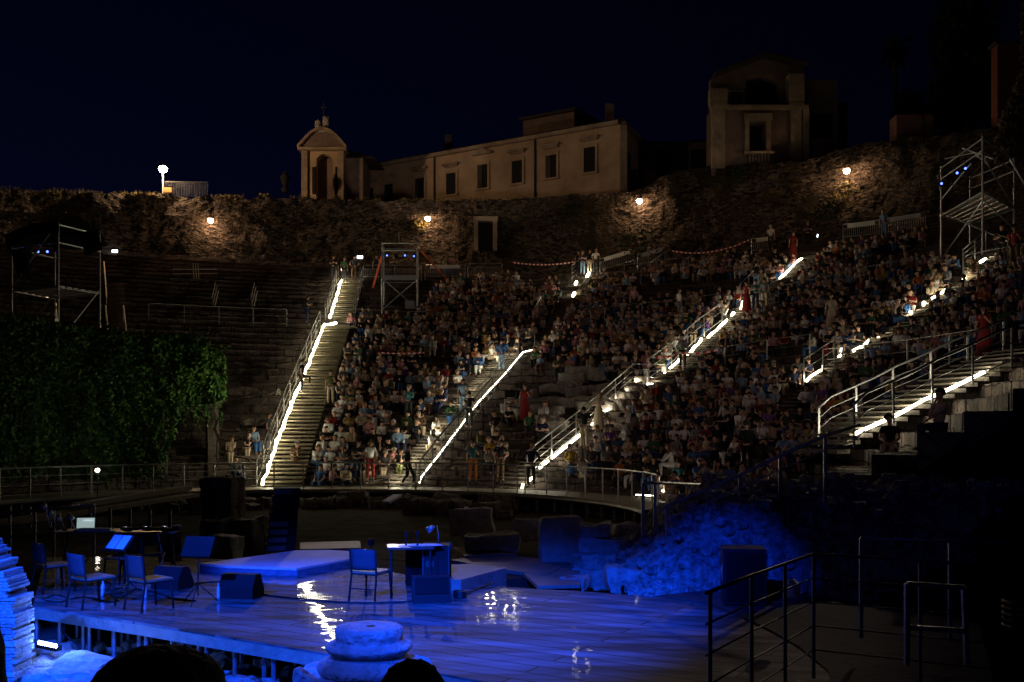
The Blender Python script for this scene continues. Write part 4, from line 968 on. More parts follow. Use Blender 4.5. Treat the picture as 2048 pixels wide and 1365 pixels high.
mt_ = tower('middle scaffold tower standing in the crowd between the first stairs', pq(764, D), pq(836, D), pq(768, D + 2), pq(834, D + 2), PZZ(484, D), PZZ(556, D), PZZ(622, D), plat=False, braces=((0, PZZ(620, D), 1, PZZ(558, D)), (1, PZZ(620, D), 0, PZZ(556, D))), nlights=4)
MB().box((*pq(800, D), PZZ(556, D)), (2.2, .15, .3)).build('crossbeam', M_steel, mt_)
MB().tube([P(798, 484, D), P(798, 466, D)], .03, 6).build('antenna', M_steel, mt_)
solo(MB().box((*pq(820, D - .5), PZZ(612, D)), (.6, .3, .5)), 'metal_box', M_steel, 'small pale box standing at the foot of the middle scaffold tower', 'box')
D = 49.0
rt_ = tower('right scaffold tower, bare and skewed, high among the right hand crowd', pq(1882, D), pq(1965, D - 5), pq(1940, D + 2), pq(2028, D - 1.5), PZZ(322, D - 1), PZZ(405, D - 3), PZZ(520, D), braces=((0, PZZ(520, D), 1, PZZ(402, D - 5)), (0, PZZ(400, D), 1, PZZ(300, D - 5)), (1, PZZ(312, D - 5), 2, PZZ(410, D - 2)), (0, PZZ(425, D), 2, PZZ(500, D)), (1, PZZ(400, D - 5), 2, PZZ(470, D))), nlights=5)
mb = MB().tube([P(1890, 318, D), P(1948, 306, D - 2), P(1975, 330, D - 2)], .035, 7); mb.tube([P(1905, 330, D), P(1875, 352, D), P(1880, 380, D)], .03, 7); mb.tube([P(1925, 297, D - 2), P(1985, 318, D - 3)], .03, 7); mb.tube([P(2020, 318, D - 2), P(2050, 370, D - 2)], .05, 7)
mb.build('roof_tubes', M_steel, rt_)

# ------------------------------------------------------------------ stage
SZ = -.4
def sp(px, py, z=SZ): D = (CAMZ - z) * F / (py - HY); return Vector(((px - CX) / F * D, D, z))
outline = [(66, 1213), (300, 1248), (600, 1298), (930, 1356), (1010, 1372), (1100, 1395), (1400, 1460), (1680, 1420), (1655, 1345), (1600, 1300), (1545, 1268), (1480, 1236), (1420, 1212), (1330, 1196), (1180, 1184), (1050, 1177), (900, 1166), (760, 1140), (600, 1128), (440, 1119), (300, 1114), (90, 1114)]
poly = [(sp(a, b).x, sp(a, b).y) for a, b in outline]
r = thing('stage', 'low stage of boards under crumpled clear plastic on a steel frame', 'stage', (0, 15, SZ))
MB().prism(poly, SZ - .03, SZ).build('floor_sheet', M_stage, r)
fr = poly[:6]
for i in range(len(fr) - 1):
    a, b = Vector((*fr[i], SZ - .09)), Vector((*fr[i + 1], SZ - .09)); MB().beam(a + Vector((0, .0, -.015)), b + Vector((0, 0, -.015)), .05, .15).build('edge_board', M_wood, r)
pts = along([Vector((*q, SZ - .15)) for q in fr], .42)
for i, q in enumerate(pts):
    for dy in (.12, 1.1):
        z = -1.15; MB().tube([q + Vector((.09 * (i % 3) + (.2 if dy > 1 else 0), dy, 0)), q + Vector((.09 * (i % 3) + (.2 if dy > 1 else 0), dy, z - q.z))], .034, 8).build('leg', M_steel, r)
mb = MB()
for i in range(0, len(pts) - 4, 7): mb.tube([pts[i] + Vector((0, .3, -.02)), pts[i + 3] + Vector((0, .3, -.6))], .02, 6); mb.build('braces', M_steel, r)
ap = [sp(a, b, -.42) for a, b in [(1310, 1192), (1420, 1206), (1480, 1230), (1545, 1262), (1600, 1294), (1655, 1340), (1670, 1420), (2000, 1420), (1960, 1250), (1750, 1205), (1560, 1186), (1420, 1180)]]
tag(MB().prism([(q.x, q.y) for q in ap], -1.2, -.42).build('pavement', mat('grey_paving', (.07, .065, .06), .9, c2=(.035, .033, .03), scale=3, bump=.3)), kind='structure')
# white low platform
pt = [(398, 1127), (455, 1120), (593, 1101), (655, 1100), (722, 1104), (722, 1114), (593, 1137), (450, 1132)]
pp2 = [sp(a, b, -.25) for a, b in pt]; r = thing('platform', 'low pale cloth covered platform at the back of the stage', 'platform', (pp2[0].x, pp2[0].y, SZ))
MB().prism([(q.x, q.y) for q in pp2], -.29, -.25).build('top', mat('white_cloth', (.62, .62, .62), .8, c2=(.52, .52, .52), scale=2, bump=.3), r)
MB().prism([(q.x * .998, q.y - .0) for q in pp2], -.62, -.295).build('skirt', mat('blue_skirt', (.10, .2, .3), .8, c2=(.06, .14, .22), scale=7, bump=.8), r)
# stone slabs and plinths in the orchestra
M_slab = mat('brown_slab', (.26, .18, .14), .7, c2=(.18, .12, .10), scale=1.5, bump=.3, bscale=8)
def plinth(label, pts, z0, z1, m=M_slab):
    q = [sp(a, b, z1) for a, b in pts]; mb = MB().prism([(v.x, v.y) for v in q], z0, z1); solo(mb, 'stone_slab', m, label, 'slab', 'stone slabs on the orchestra floor')
plinth('brown paving slab behind the pale platform', [(600, 1085), (720, 1082), (722, 1096), (600, 1099)], -.62, -.48)
plinth('raised brown box shaped slab with a dark side, right of the right table', [(885, 1130), (940, 1128), (1013, 1136), (922, 1160), (880, 1158)], -.62, -.22)
plinth('flat pale slab at the stage edge right of the right table', [(900, 1120), (990, 1108), (1140, 1125), (1095, 1150), (1010, 1140)], -.62, -.55)
plinth('thin slab farther back near the tilted block', [(905, 1095), (1010, 1090), (1035, 1108), (930, 1112)], -.62, -.5)
plinth('paving slab in front of the upright marble slab', [(1040, 1140), (1160, 1128), (1160, 1170), (1075, 1172)], -.62, -.56)
def block(label, px, py, D, d, rz, seed, m=M_stone, amp=.12, rx=0, name='stone_block'):
    c = P(px, py, D); mb = MB().rough((0, 0, 0), d, seed, 0, amp * .4, 9)
    mm = Matrix.Rotation(rz, 3, 'Z') @ Matrix.Rotation(rx, 3, 'X'); mb.v = [tuple(c + mm @ Vector(v)) for v in mb.v]
    solo(mb, name, m, label, 'stone', 'loose stones of the orchestra')
rgx = random.Random(33)
for k in range(34):
    th = -48 + k * 3.1 + rgx.uniform(-1, 1); r_o = rgx.uniform(7.6, 10.6); x, y = xy(r_o, th); sz = rgx.uniform(.4, .95); q = Vector((x, y, -.62 + sz * .25))
    solo(MB().rough(q, (sz * 1.3, sz, sz * rgx.uniform(.5, .95)), k + 40, rgx.uniform(0, 3), .08, 6), 'stone_block', M_ash, 'dark squared stone among others at the foot of the podium wall', 'stone', 'dark stones at the foot of the podium wall')
block('upright broken marble slab leaning right of the stage', 1122, 1085, 22, (.95, .3, 1.15), R(12), 3, M_pstone, .10)
for i, (px, py, D, d, lab) in enumerate([(1190, 1062, 21.5, (.7, .6, .32), 'top stone of the blue stack right of the marble slab'), (1205, 1092, 21.3, (.95, .6, .34), 'second stone of the blue stack right of the marble slab'), (1198, 1122, 21.0, (1.0, .7, .36), 'third stone of the blue stack right of the marble slab'), (1200, 1156, 20.8, (1.15, .8, .42), 'bottom stone of the blue stack right of the marble slab'),
        (1250, 1070, 22.5, (.5, .5, .5), 'pinkish stone right of the blue stack'), (955, 1048, 25, (.8, .4, .8), 'pale pointed stone behind the right table'), (925, 1045, 25.3, (.6, .4, .7), 'pale stone beside the pointed stone'), (985, 1085, 23.5, (1.3, .8, .4), 'low dark stone in the middle of the orchestra'), (1150, 1170, 19.5, (.5, .5, .3), 'small dark stone by the stage edge'), (1265, 1160, 19, (1.0, .8, .5), 'blue lit boulder at the foot of the rubble mound'), (1065, 1060, 24.5, (.9, .6, .5), 'dark stone left of the marble slab'),
        (455, 1105, 22.5, (.55, .5, .75), 'dark upright stone behind the left music stand'), (430, 1080, 23.5, (.6, .5, .9), 'dark stone behind the laptop table'), (340, 1085, 22, (.45, .4, .55), 'squat stone right of the laptop table'), (480, 1075, 24, (1.2, .8, .9), 'dark overgrown stone left of the speaker stack'), (445, 1010, 27, (1.0, .8, 1.5), 'tall weathered stone under the left walkway end')]):
    block(lab, px, py, D, d, R(random.uniform(-25, 25)), i + 5, M_stone if i < 12 else M_ash, .14)
solo(MB().beam(P(772, 1005, 26), P(796, 991, 26.3), .3, .06), 'plank', M_white, 'pale tilted plank in the dark behind the right table', 'plank')

# speakers, monitors
def spk_stack():
    D = 22.0; c = P(560, 1103, D); r = thing('speaker_stack', 'tall dark stack of loudspeaker cabinets behind the stage at the left', 'speakers', c)
    for k in range(8):
        z = c.z + .1 + k * .175; o = MB().box((c.x + .02 * k, c.y + .03 * math.sin(k), z), (.62 - .012 * k, .5, .165), R(18)).build('cabinet', M_black, r)
        MB().box((c.x + .02 * k - .02, c.y - .26, z), (.4, .02, .10), R(18)).build('grille', M_dsteel, o)
spk_stack()
def wedge(label, px, py, D, wdt, hgt, dep, rz):
    c = P(px, py, D); c.z = SZ; r = thing('stage_monitor', label, 'stage monitor', c, 'wedge loudspeakers on the stage'); mm = Matrix.Rotation(rz, 3, 'Z')
    prof = [(-dep / 2, 0), (dep / 2, 0), (dep / 2, hgt * .45), (dep * .22, hgt), (-dep * .18, hgt), (-dep / 2, hgt * .3)]
    vs = [c + mm @ Vector((s * wdt / 2, y, z)) for s in (-1, 1) for y, z in prof]; n = 6
    fs = [tuple(range(n)), tuple(range(2 * n - 1, n - 1, -1))] + [((i + 1) % n, i, n + i, n + (i + 1) % n) for i in range(n)]
    MB().add(vs, fs).build('cabinet', M_bcab, r)
    gv = [c + mm @ Vector((s * wdt * .44, y, z)) for s, y, z in ((-1, -dep * .49, hgt * .36), (1, -dep * .49, hgt * .36), (1, -dep * .20, hgt * .95), (-1, -dep * .20, hgt * .95))]
    o_ = mm @ Vector((0, -.02, .012)); MB().add([v + o_ for v in gv] + [v + o_ * .3 for v in gv], [(0, 1, 2, 3), (4, 7, 6, 5), (0, 4, 5, 1), (1, 5, 6, 2), (2, 6, 7, 3), (3, 7, 4, 0)]).build('grille', M_black, r)
    MB().box(c + mm @ Vector((wdt / 2 + .006, .02, hgt * .55)), (.012, .14, .03), rz).build('handle', M_dsteel, r)
M_bcab = mat('speaker_paint', (.020, .020, .022), .75, bump=.3, bscale=120, spec=.12)
wedge('wedge monitor lying alone in the middle left of the stage', 483, 1193, 16.3, .60, .38, .42, R(168))
wedge('wedge monitor between the third chair and the left music stand', 345, 1178, 17.2, .56, .38, .42, R(160))
wedge('wedge monitor in front of the right table', 862, 1203, 15.9, .60, .40, .50, R(8))
c = P(1492, 1213, 15.6); c.z = SZ
r = thing('large_speaker', 'big black loudspeaker cabinet at the right end of the stage before the blue rubble', 'loudspeaker', c)
MB().box(c + Vector((0, .2, .44)), (.66, .6, .86), R(-8)).build('cabinet', M_bcab, r); MB().box(c + Vector((-.04, -.105, .44)), (.56, .03, .76), R(-8)).build('grille', M_black, r)
for s in (-1, 1): MB().tube([c + Vector((s * .34, .1, .35)), c + Vector((s * .36, .1, .5)), c + Vector((s * .34, .1, .62))], .014, 6).build('handle', M_steel, r)

# chairs
def make_chair():
    r = thing('stage_chair', '', 'chair', (0, 0, 0), 'chairs on the stage')
    MB().box((0, .02, .455), (.46, .46, .035)).build('seat', M_seat, r)
    mb = MB()
    for i in range(7):
        x = -.21 + .07 * i
        for z in range(5): mb.v.append((x, -.235 - .035 * (z / 4) - .03 * (1 - (x / .21) ** 2), .50 + .34 * z / 4 - (.015 if z == 4 else 0) * abs(x) / .21))
    for i in range(6):
        for z in range(4): a = i * 5 + z; mb.f.append((a, a + 5, a + 6, a + 1))
    mb2 = MB(); mb2.v = mb.v + [(x, y + .02, z) for x, y, z in mb.v]; nn = len(mb.v); mb2.f = mb.f + [tuple(i + nn for i in f[::-1]) for f in mb.f]
    edge = [i * 5 for i in range(7)] + [6 * 5 + z for z in range(1, 5)] + [i * 5 + 4 for i in range(5, -1, -1)] + [z for z in range(3, 0, -1)]
    for i in range(len(edge)): a, b = edge[i], edge[(i + 1) % len(edge)]; mb2.f.append((b, a, a + nn, b + nn))
    mb2.build('backrest', M_chair, r, True)
    for sx in (-1, 1):
        MB().tube([(sx * .23, -.27, .84), (sx * .23, -.235, .5), (sx * .225, -.225, .42), (sx * .235, -.29, 0)], .017, 8).build('leg', M_bcab, r, True)
        MB().tube([(sx * .215, .22, .46), (sx * .235, .25, 0)], .017, 8).build('leg', M_bcab, r, True)
    mb = MB().tube([(-.22, -.225, .43), (.22, -.225, .43)], .014, 8); mb.tube([(-.22, .22, .435), (.22, .22, .435)], .014, 8)
    for sx in (-1, 1): mb.tube([(sx * .22, -.225, .43), (sx * .22, .22, .435)], .014, 8)
    mb.build('seat_frame', M_bcab, r)
    return r
chair = make_chair()
for i, (px, py, rz, lab) in enumerate([(184, 1217, -38, 'second chair from the left, its back to us, before the laptop table'), (108, 1187, -42, 'leftmost chair, beside the blue brick wall'), (300, 1222, -38, 'third chair from the left, nearest the stage edge, left of the wedge monitor'), (742, 1203, -22, 'lone high backed chair at the right table'), (248, 1168, 160, 'chair facing us behind the music stand with white sheets')]):
    o = chair if i == 0 else copy_tree(chair); o.location = sp(px, py - 4); o.rotation_euler[2] = R(rz); o['label'] = lab
    if i == 3: MB().tube([(-.23, -.26, .2), (.23, -.26, .2)], .012, 6).build('stretcher', M_bcab).parent = o
# folding chair further back
c = sp(296, 1160); r = thing('folding_chair', 'dark folding chair with pale edge at the right of the laptop table', 'chair', c, 'chairs on the stage')
MB().beam(c + Vector((-.2, .1, .45)), c + Vector((.2, .2, .45)), .38, .03).build('seat', M_black, r)
MB().beam(c + Vector((-.2, -.05, .72)), c + Vector((.22, .05, .76)), .03, .24).build('backrest', M_black, r)
for s in (-.2, .2):
    MB().tube([c + Vector((s, -.05, .86)), c + Vector((s, .36, 0))], .013, 6).build('leg', M_steel, r); MB().tube([c + Vector((s, -.2, 0)), c + Vector((s, .3, .46))], .013, 6).build('leg', M_steel, r)

# tables
def table(name, label, cx, cy, w_, d_, rz, zt, m, n=2):
    c = Vector((cx, cy, SZ)); r = thing(name, label, 'table', c); mm = Matrix.Rotation(rz, 3, 'Z')
    MB().box((cx, cy, zt - .02), (w_, d_, .04), rz).build('tabletop', m, r)
    for sx in (-1, 1):
        for sy in (-1, 1):
            q = c + mm @ Vector((sx * w_ * .42, sy * d_ * .38, 0)); q2 = c + mm @ Vector((sx * w_ * .42, -sy * d_ * .38 * (1 if n == 2 else -1), 0)); q2.z = zt - .04
            MB().beam(q, q2, .035).build('leg', M_bcab, r)
    return r
M_tt = mat('black_tabletop', (.05, .05, .055), .35)
t1 = table('instrument_table', 'long black table of instruments, left one, under the lit laptop', -8.0, 19.3, 1.5, .62, R(6), .40, M_tt)
t2 = table('instrument_table', 'black table covered with mixers and cables, right one of the pair', -6.95, 19.0, 1.1, .65, R(10), .42, M_tt)
c = P(165, 1064, 19.2); c.z = .40
r = thing('laptop', 'open laptop with a bright screen on the left table', 'laptop', c)
MB().box(c + Vector((.02, 0, .012)), (.34, .24, .02), R(12)).build('keyboard', mat('aluminium', (.5, .5, .52), .4, .6, c2=(.45, .45, .47), scale=3), r)
s_ = MB().box(c + Vector((.0, .16, .125)), (.35, .014, .23), R(12), R(-14)).build('lid', M_black, r)
MB().box(c + Vector((-.0, .148, .127)), (.325, .004, .20), R(12), R(-14)).build('screen', M_screen, s_)
wx = MB().box(c + Vector((-.10, .1395, .127)), (.07, .003, .17), R(12), R(-14)); wx.box(c + Vector((.05, .1475, .18)), (.18, .003, .012), R(12), R(-14)); wx.build('window_marks', mat('screen_white', (.9, .9, .9), emis=(.8, .95, .95), estr=.8), s_)
c = P(180, 1068, 18.95); c.z = .40
r = thing('keyboard', 'pale keyboard instrument lying in front of the laptop', 'keyboard', c)
MB().box(c + Vector((.1, 0, .035)), (.62, .2, .05), R(5)).build('body', mat('grey_plastic', (.35, .35, .38), .4, c2=(.3, .3, .33), scale=3), r)
k_ = MB()
for i in range(24): k_.box(c + Vector((-.17 + .0235 * i, -.03, .065)), (.02, .11, .012), R(5))
k_.build('keys', M_white, r)
rgx = random.Random(8)
for i in range(9):
    x = -7.45 + i * .13 + rgx.uniform(-.02, .02); y = 18.85 + rgx.uniform(0, .35) - .0 * i; d = (rgx.uniform(.1, .16), rgx.uniform(.1, .16), rgx.uniform(.04, .09))
    r = thing('effects_box', 'small electronic box on the mixer table, %s from the left' % ['first', 'second', 'third', 'fourth', 'fifth', 'sixth', 'seventh', 'eighth', 'ninth'][i], 'electronics', (x, y, .42), 'small boxes on the mixer table')
    MB().box((x, y, .42 + d[2] / 2), d, rgx.uniform(-.4, .4)).build('case', M_bcab if i % 3 else M_dsteel, r)
    kb = MB()
    for k in range(3): kb.lathe((x - .03 + .03 * k, y, .42 + d[2]), [(.009, 0), (.008, .014)], 8)
    kb.build('knobs', M_white, r)
    if i % 3 == 0: MB().lathe((x + .03, y - .03, .421 + d[2]), [(.006, 0), (.005, .006)], 6).build('indicator', mat('led_dot', (.5, .5, .5), emis=(.5, .6, 1), estr=8), r)
def lamp_goose(label, foot, head, dirv, lit=False):
    foot = Vector(foot); head = Vector(head); r = thing('gooseneck_lamp', label, 'lamp', foot, 'gooseneck lamps of the musicians'); dirv = Vector(dirv).normalized()
    MB().lathe(foot, [(.05, 0), (.05, .015), (.02, .03)], 12).build('base', M_bcab, r)
    mid = foot.lerp(head, .75) - dirv * .08 + Vector((0, 0, .07)); MB().tube([foot, foot.lerp(head, .4) - dirv * .06, mid, head - dirv * .03], .009, 6).build('neck', M_steel, r, True)
    MB().tube([head - dirv * .06, head - dirv * .03, head + dirv * .07], [.02, .045, .06], 12).build('lamp_shade', M_steel, r, True)
D = 19.4
for i, (px, py, D, d, lab) in enumerate([(88, 1012, 19.4, (.1, -.1, -1), 'highest gooseneck lamp, leftmost over the left table'), (101, 1026, 19.6, (.2, 0, -1), 'second gooseneck lamp over the left table'), (117, 1036, 19.2, (0, 0, -1), 'upright bullet shaped lamp over the left table'), (140, 1034, 19.0, (.6, 0, -.8), 'tilted gooseneck lamp just left of the laptop')]):
    h_ = P(px, py, D); lamp_goose(lab, (h_.x + .12, D, .4), h_, d)
t3 = table('folding_table', 'small folding table with crossed legs and white sheets at the right', -1.72, 16.9, .78, .5, R(6), .37, M_tt, 1)
h_ = P(862, 1057, 16.9); lamp_goose('curved gooseneck lamp on the right table', P(877, 1087, 16.9), h_, (-.8, 0, -.5))
c = P(825, 1091, 16.85); c.z = .372
for i in range(5):
    mb = MB().box((c.x - .14 + .13 * i, c.y + .05 * (i % 2), .376 + .003 * i), (.2, .28, .003), R(20 * math.sin(i * 2)))
    solo(mb, 'sheet', M_paper, 'white sheet on the right table, %s from the left' % ['first', 'second', 'third', 'fourth', 'fifth'][i], 'paper', 'sheets on the right table')
for i, (px, lab) in enumerate(((812, 'small microphone standing on the right table'), (835, 'small dark object standing among the sheets'))):
    q = P(px, 1087, 16.8); q.z = .385; solo(MB().lathe(q, [(.03, 0), (.012, .02), (.012, .15), (.03, .17), (.03, .22), (.01, .24)], 10), 'microphone', M_bcab, lab, 'microphone')
c = P(873, 1150, 17.1); c.z = SZ
r = thing('flight_case', 'tall black road case standing right of the folding table', 'case', c)
MB().box(c + Vector((0, .1, .38)), (.44, .5, .76), R(4)).build('body', M_bcab, r)
ed = MB()
for sx in (-1, 1):
    for sy in (-1, 1): ed.beam(c + Vector((sx * .22, .1 + sy * .25, 0)), c + Vector((sx * .22, .1 + sy * .25, .765)), .025)
ed.build('edges', M_dsteel, r); MB().box(c + Vector((-.1, -.165, .45)), (.14, .02, .1), R(4)).build('latch', M_dsteel, r)
c = P(842, 1140, 17.6); solo(MB().box((c.x - .02, c.y, -.05), (.5, .4, .7), R(8)), 'drape', M_bfab, 'black cloth hanging under the right table', 'cloth')
# music stands
def mstand(label, px, py, hgt, rz, tilt, papers, D=None):
    c = sp(px, py); r = thing('music_stand', label, 'music stand', c, 'music stands on the stage'); t_ = c + Vector((0, 0, hgt))
    MB().tube([c + Vector((0, 0, .12)), t_], .012, 8).build('pole', M_bcab, r)
    for k in range(3):
        a = k * 2.09 + .5; MB().tube([c + Vector((0, 0, .32)), c + Vector((math.cos(a) * .32, math.sin(a) * .32, .01))], .010, 6).build('leg', M_bcab, r)
    d = MB().box(t_ + Vector((0, 0, .1)), (.5, .015, .34), R(rz), R(tilt)).build('desk', M_bcab, r)
    mm = Matrix.Rotation(R(rz), 3, 'Z') @ Matrix.Rotation(R(tilt), 3, 'X')
    MB().box(t_ + Vector((0, 0, .1)) + mm @ Vector((0, -.03, -.165)), (.5, .06, .012), R(rz), R(tilt)).build('lip', M_bcab, r)
    for i in range(papers): solo(MB().box(t_ + Vector((0, 0, .11)) + mm @ Vector((-.11 + .22 * i, .0 + (-.014), .01)), (.2, .003, .28), R(rz), R(tilt)), 'sheet_music', M_paper, 'white sheet of music on the music stand by the laptop table, %s one' % ('left' if i == 0 else 'right'), 'paper', 'sheets of music')
mstand('music stand with a wide tilted desk, right of the wedge monitors', 396, 1208, .80, 168, 30, 0)
mstand('music stand holding white sheets among the chairs', 238, 1185, .72, -28, -42, 2)
# bottles and cables
for px, py, lab in ((116, 1160, 'water bottle under the left table, left of the second chair'), (126, 1163, 'second water bottle under the left table'), (437, 1197, 'water bottle beside the lone wedge monitor'), (290, 1196, 'water bottle under the third chair'), (206, 1192, 'water bottle behind the second chair')):
    c = sp(px, py); r = thing('water_bottle', lab, 'bottle', c, 'water bottles on the stage')
    MB().lathe(c, [(.032, 0), (.034, .02), (.031, .08), (.034, .14), (.03, .17), (.013, .21), (.013, .225)], 12).build('body', M_bottle, r, True); MB().lathe(c + Vector((0, 0, .225)), [(.015, 0), (.015, .018)], 10).build('cap', M_white, r)
def cable(label, pts, rad=.012):
    q = [sp(a, b) + Vector((0, 0, rad)) for a, b in pts]; pp = []
    for i in range(len(q) - 1):
        p0 = q[max(0, i - 1)]; p1 = q[i]; p2_ = q[i + 1]; p3 = q[min(len(q) - 1, i + 2)]
        for k in range(6): t_ = k / 6; pp.append(.5 * ((2 * p1) + (p2_ - p0) * t_ + (2 * p0 - 5 * p1 + 4 * p2_ - p3) * t_ * t_ + (3 * p1 - p0 - 3 * p2_ + p3) * t_ ** 3))
    pp.append(q[-1]); solo(MB().tube(pp, rad, 6), 'cable', M_cable, label, 'cable', 'cables on the stage floor', True)
cable('long cable running from the lone wedge monitor to the right wedge', [(522, 1190), (560, 1195), (640, 1203), (720, 1207), (800, 1206), (850, 1203)], .014)
cable('cable from the left wedge to the lone wedge monitor', [(383, 1170), (410, 1166), (440, 1164)])
cable('cable rising behind the lone wedge to the pale platform', [(515, 1150), (540, 1140), (562, 1133)])
cable('cable curling under the third chair', [(140, 1200), (175, 1196), (230, 1205), (270, 1180), (320, 1190), (352, 1199), (392, 1203)])
cable('cable loop on the floor beside the leftmost chair', [(85, 1200), (110, 1192), (135, 1198), (120, 1206), (90, 1203)])
cable('black cable leaving the stage beside the right wedge', [(915, 1196), (935, 1188), (960, 1178), (985, 1168)], .016)
cable('tangle of cable beside the second chair', [(205, 1160), (225, 1172), (212, 1180), (240, 1178), (256, 1168), (246, 1186), (222, 1190)])
c = sp(920, 1196); mb = MB()
for k in range(5): mb.tube([c + Vector((.1 * math.cos(a * .5 + k), .08 * math.sin(a * .5 + k), .02 + .022 * k)) for a in range(13)], .014, 6)
solo(mb, 'cable_coil', M_cable, 'coil of cable on the floor right of the right wedge monitor', 'cable')
# microphone stand with boom, in the dark, right of the lone wedge
c = sp(742, 1150); solo(MB().tube([c, c + Vector((0, 0, .55))], .012, 6).tube([c + Vector((0, 0, .55)), c + Vector((0, 0, .68))], [.05, .07], 10), 'small_speaker_stand', M_bcab, 'small dark lamp on a stand behind the lone chair', 'stand')

# ------------------------------------------------------------------ foreground left, column base, ground rocks
wb_ = MB(); rgx = random.Random(2); y0 = 12.4
prof = [(a, (b - 1024) / 1991 * 12.95) for a, b in ((-1.1, 74), (-.35, 73), (.1, 70), (.2, 69), (.28, 62), (.5, 60), (.56, 44), (.66, 38), (.7, 22), (.84, 20), (.88, 8), (1.0, 7), (1.02, -20), (1.3, -30))]
z = -1.12; i = 0
while z < 1.12:
    xr = float(np.interp(z, [a for a, _ in prof], [b for _, b in prof])) ; h = .036; x = xr + rgx.choice((0, 0, -.02, -.05, .015)) + .05 * noise.noise(Vector((0, 0, z * 6))); first = True
    while x > -10:
        L = rgx.uniform(.14, .34); yy = y0 + rgx.uniform(-.012, .012) + .10 * noise.noise(Vector((x * .9, 0, z * 1.4))); wb_.box((x - L / 2, yy + .25, z + h / 2), (L - .006, .5, h), 0, rgx.uniform(-.01, .01), rgx.uniform(-.012, .012))
        x -= L; first = False
    z += h + .005; i += 1
wb_.box((-8.35, y0 + .3, -.1), (3.2, .4, 1.9))
solo(wb_, 'brick_ruin', mat('thin_roman_brick', (.46, .42, .38), .95, c2=(.24, .21, .19), scale=3.5, bump=.6, bscale=22, spec=.1), 'stepped stub of thin brick wall, lit bright blue at the left edge', 'ruined wall')
# LED bar
a = P(76, 1285, 13.4); b = P(114, 1293, 13.2); r = thing('led_bar', 'glowing white blue LED bar on the ground by the brick wall', 'light bar', (a + b) / 2)
MB().beam(a + Vector((0, .05, -.04)), b + Vector((0, .05, -.04)), .1, .07).build('housing', M_black, r)
for k in range(9): q = a.lerp(b, (k + .5) / 9); MB().lathe(q + Vector((0, -.0, 0)), [(.010, -.026), (.019, 0), (.010, .026)], 8).build('cell', M_bar, r, True)
l = spot('bar_light', (a + b) / 2 + Vector((.05, -.25, .06)), (-6.3, 12.5, .1), 62, (.10, .24, 1), 130, .9, .1)
l = point('bar_light', (a + b) / 2 + Vector((.35, -.15, .25)), 55, (.08, .2, 1), .1)
# rough ground of blocks
rgx = random.Random(21)
for k in range(110):
    px = rgx.uniform(-40, 720); D = rgx.uniform(11.0, 15.6); x = (px - CX) / F * D; under = D > float(np.interp(x, [-8, -7, -2.6, -.7], [15.2, 15, 12.1, 11])) - .4
    if px < 90 and D < 13.4: continue
    s_ = rgx.uniform(.12, .34) if under else rgx.uniform(.4, .85); hgt = s_ * (.5 if under else .55); mb = MB()
    (mb.rough((x, D, -1.08 + hgt * .4), (s_ * 1.5, s_, hgt), k, rgx.uniform(0, 3), .07, 6) if k % 2 else mb.stone((x, D, -1.08 + hgt * .4), (s_ * 1.3, s_, hgt), k, rgx.uniform(0, 3), .3, 8, .6))
    w1 = ['beside the brick wall', 'under the front edge of the stage', 'near the column base', 'in the left foreground'][(0 if px < 150 else 1 if under else 2 if px > 500 else 3)]
    solo(mb, 'rock', M_stone, 'rough block of stone on the ground %s' % w1, 'rock', 'rough blocks on the ground before the stage', k % 2 == 0)
c = P(738, 1253, 10.9); r = thing('column_base', 'weathered marble column base with round mouldings in the centre foreground', 'column base', (c.x, c.y, c.z - .6))
MB().lathe(c - Vector((0, 0, .5)), [(.50, -.02), (.535, .0), (.555, .035), (.56, .07), (.545, .11), (.50, .135), (.465, .14), (.46, .155), (.435, .165), (.415, .19), (.41, .215), (.43, .24), (.455, .245), (.46, .26), (.475, .275), (.48, .295), (.465, .315), (.43, .325), (.40, .328), (.395, .345), (.365, .35), (.36, .37), (.368, .39), (.37, .48), (.355, .498), (.2, .502)], 64, .022, 2).build('shaft', M_cb if 'M_cb' in globals() else mat('weathered_marble', (.46, .44, .42), .8, c2=(.27, .25, .23), scale=6, bump=.9, bscale=11), r, True)
MB().lathe(c + Vector((.02, 0, .0025)), [(.05, -.05), (.052, .0005), (.03, .001)], 10).build('dowel_hole', M_dark, r)
mb = MB().rough(c + Vector((-.12, .0, -.62)), (1.32, 1.05, .26), 4, R(-12), .09, 18); mb.build('plinth', mat('weathered_marble', (.46, .44, .42)), r)
solo(MB().rough(c + Vector((-.05, .05, -.98)), (1.5, 1.3, .5), 9, R(10), .13, 14), 'foundation_block', M_stone, 'rough block carrying the marble column base', 'stone')
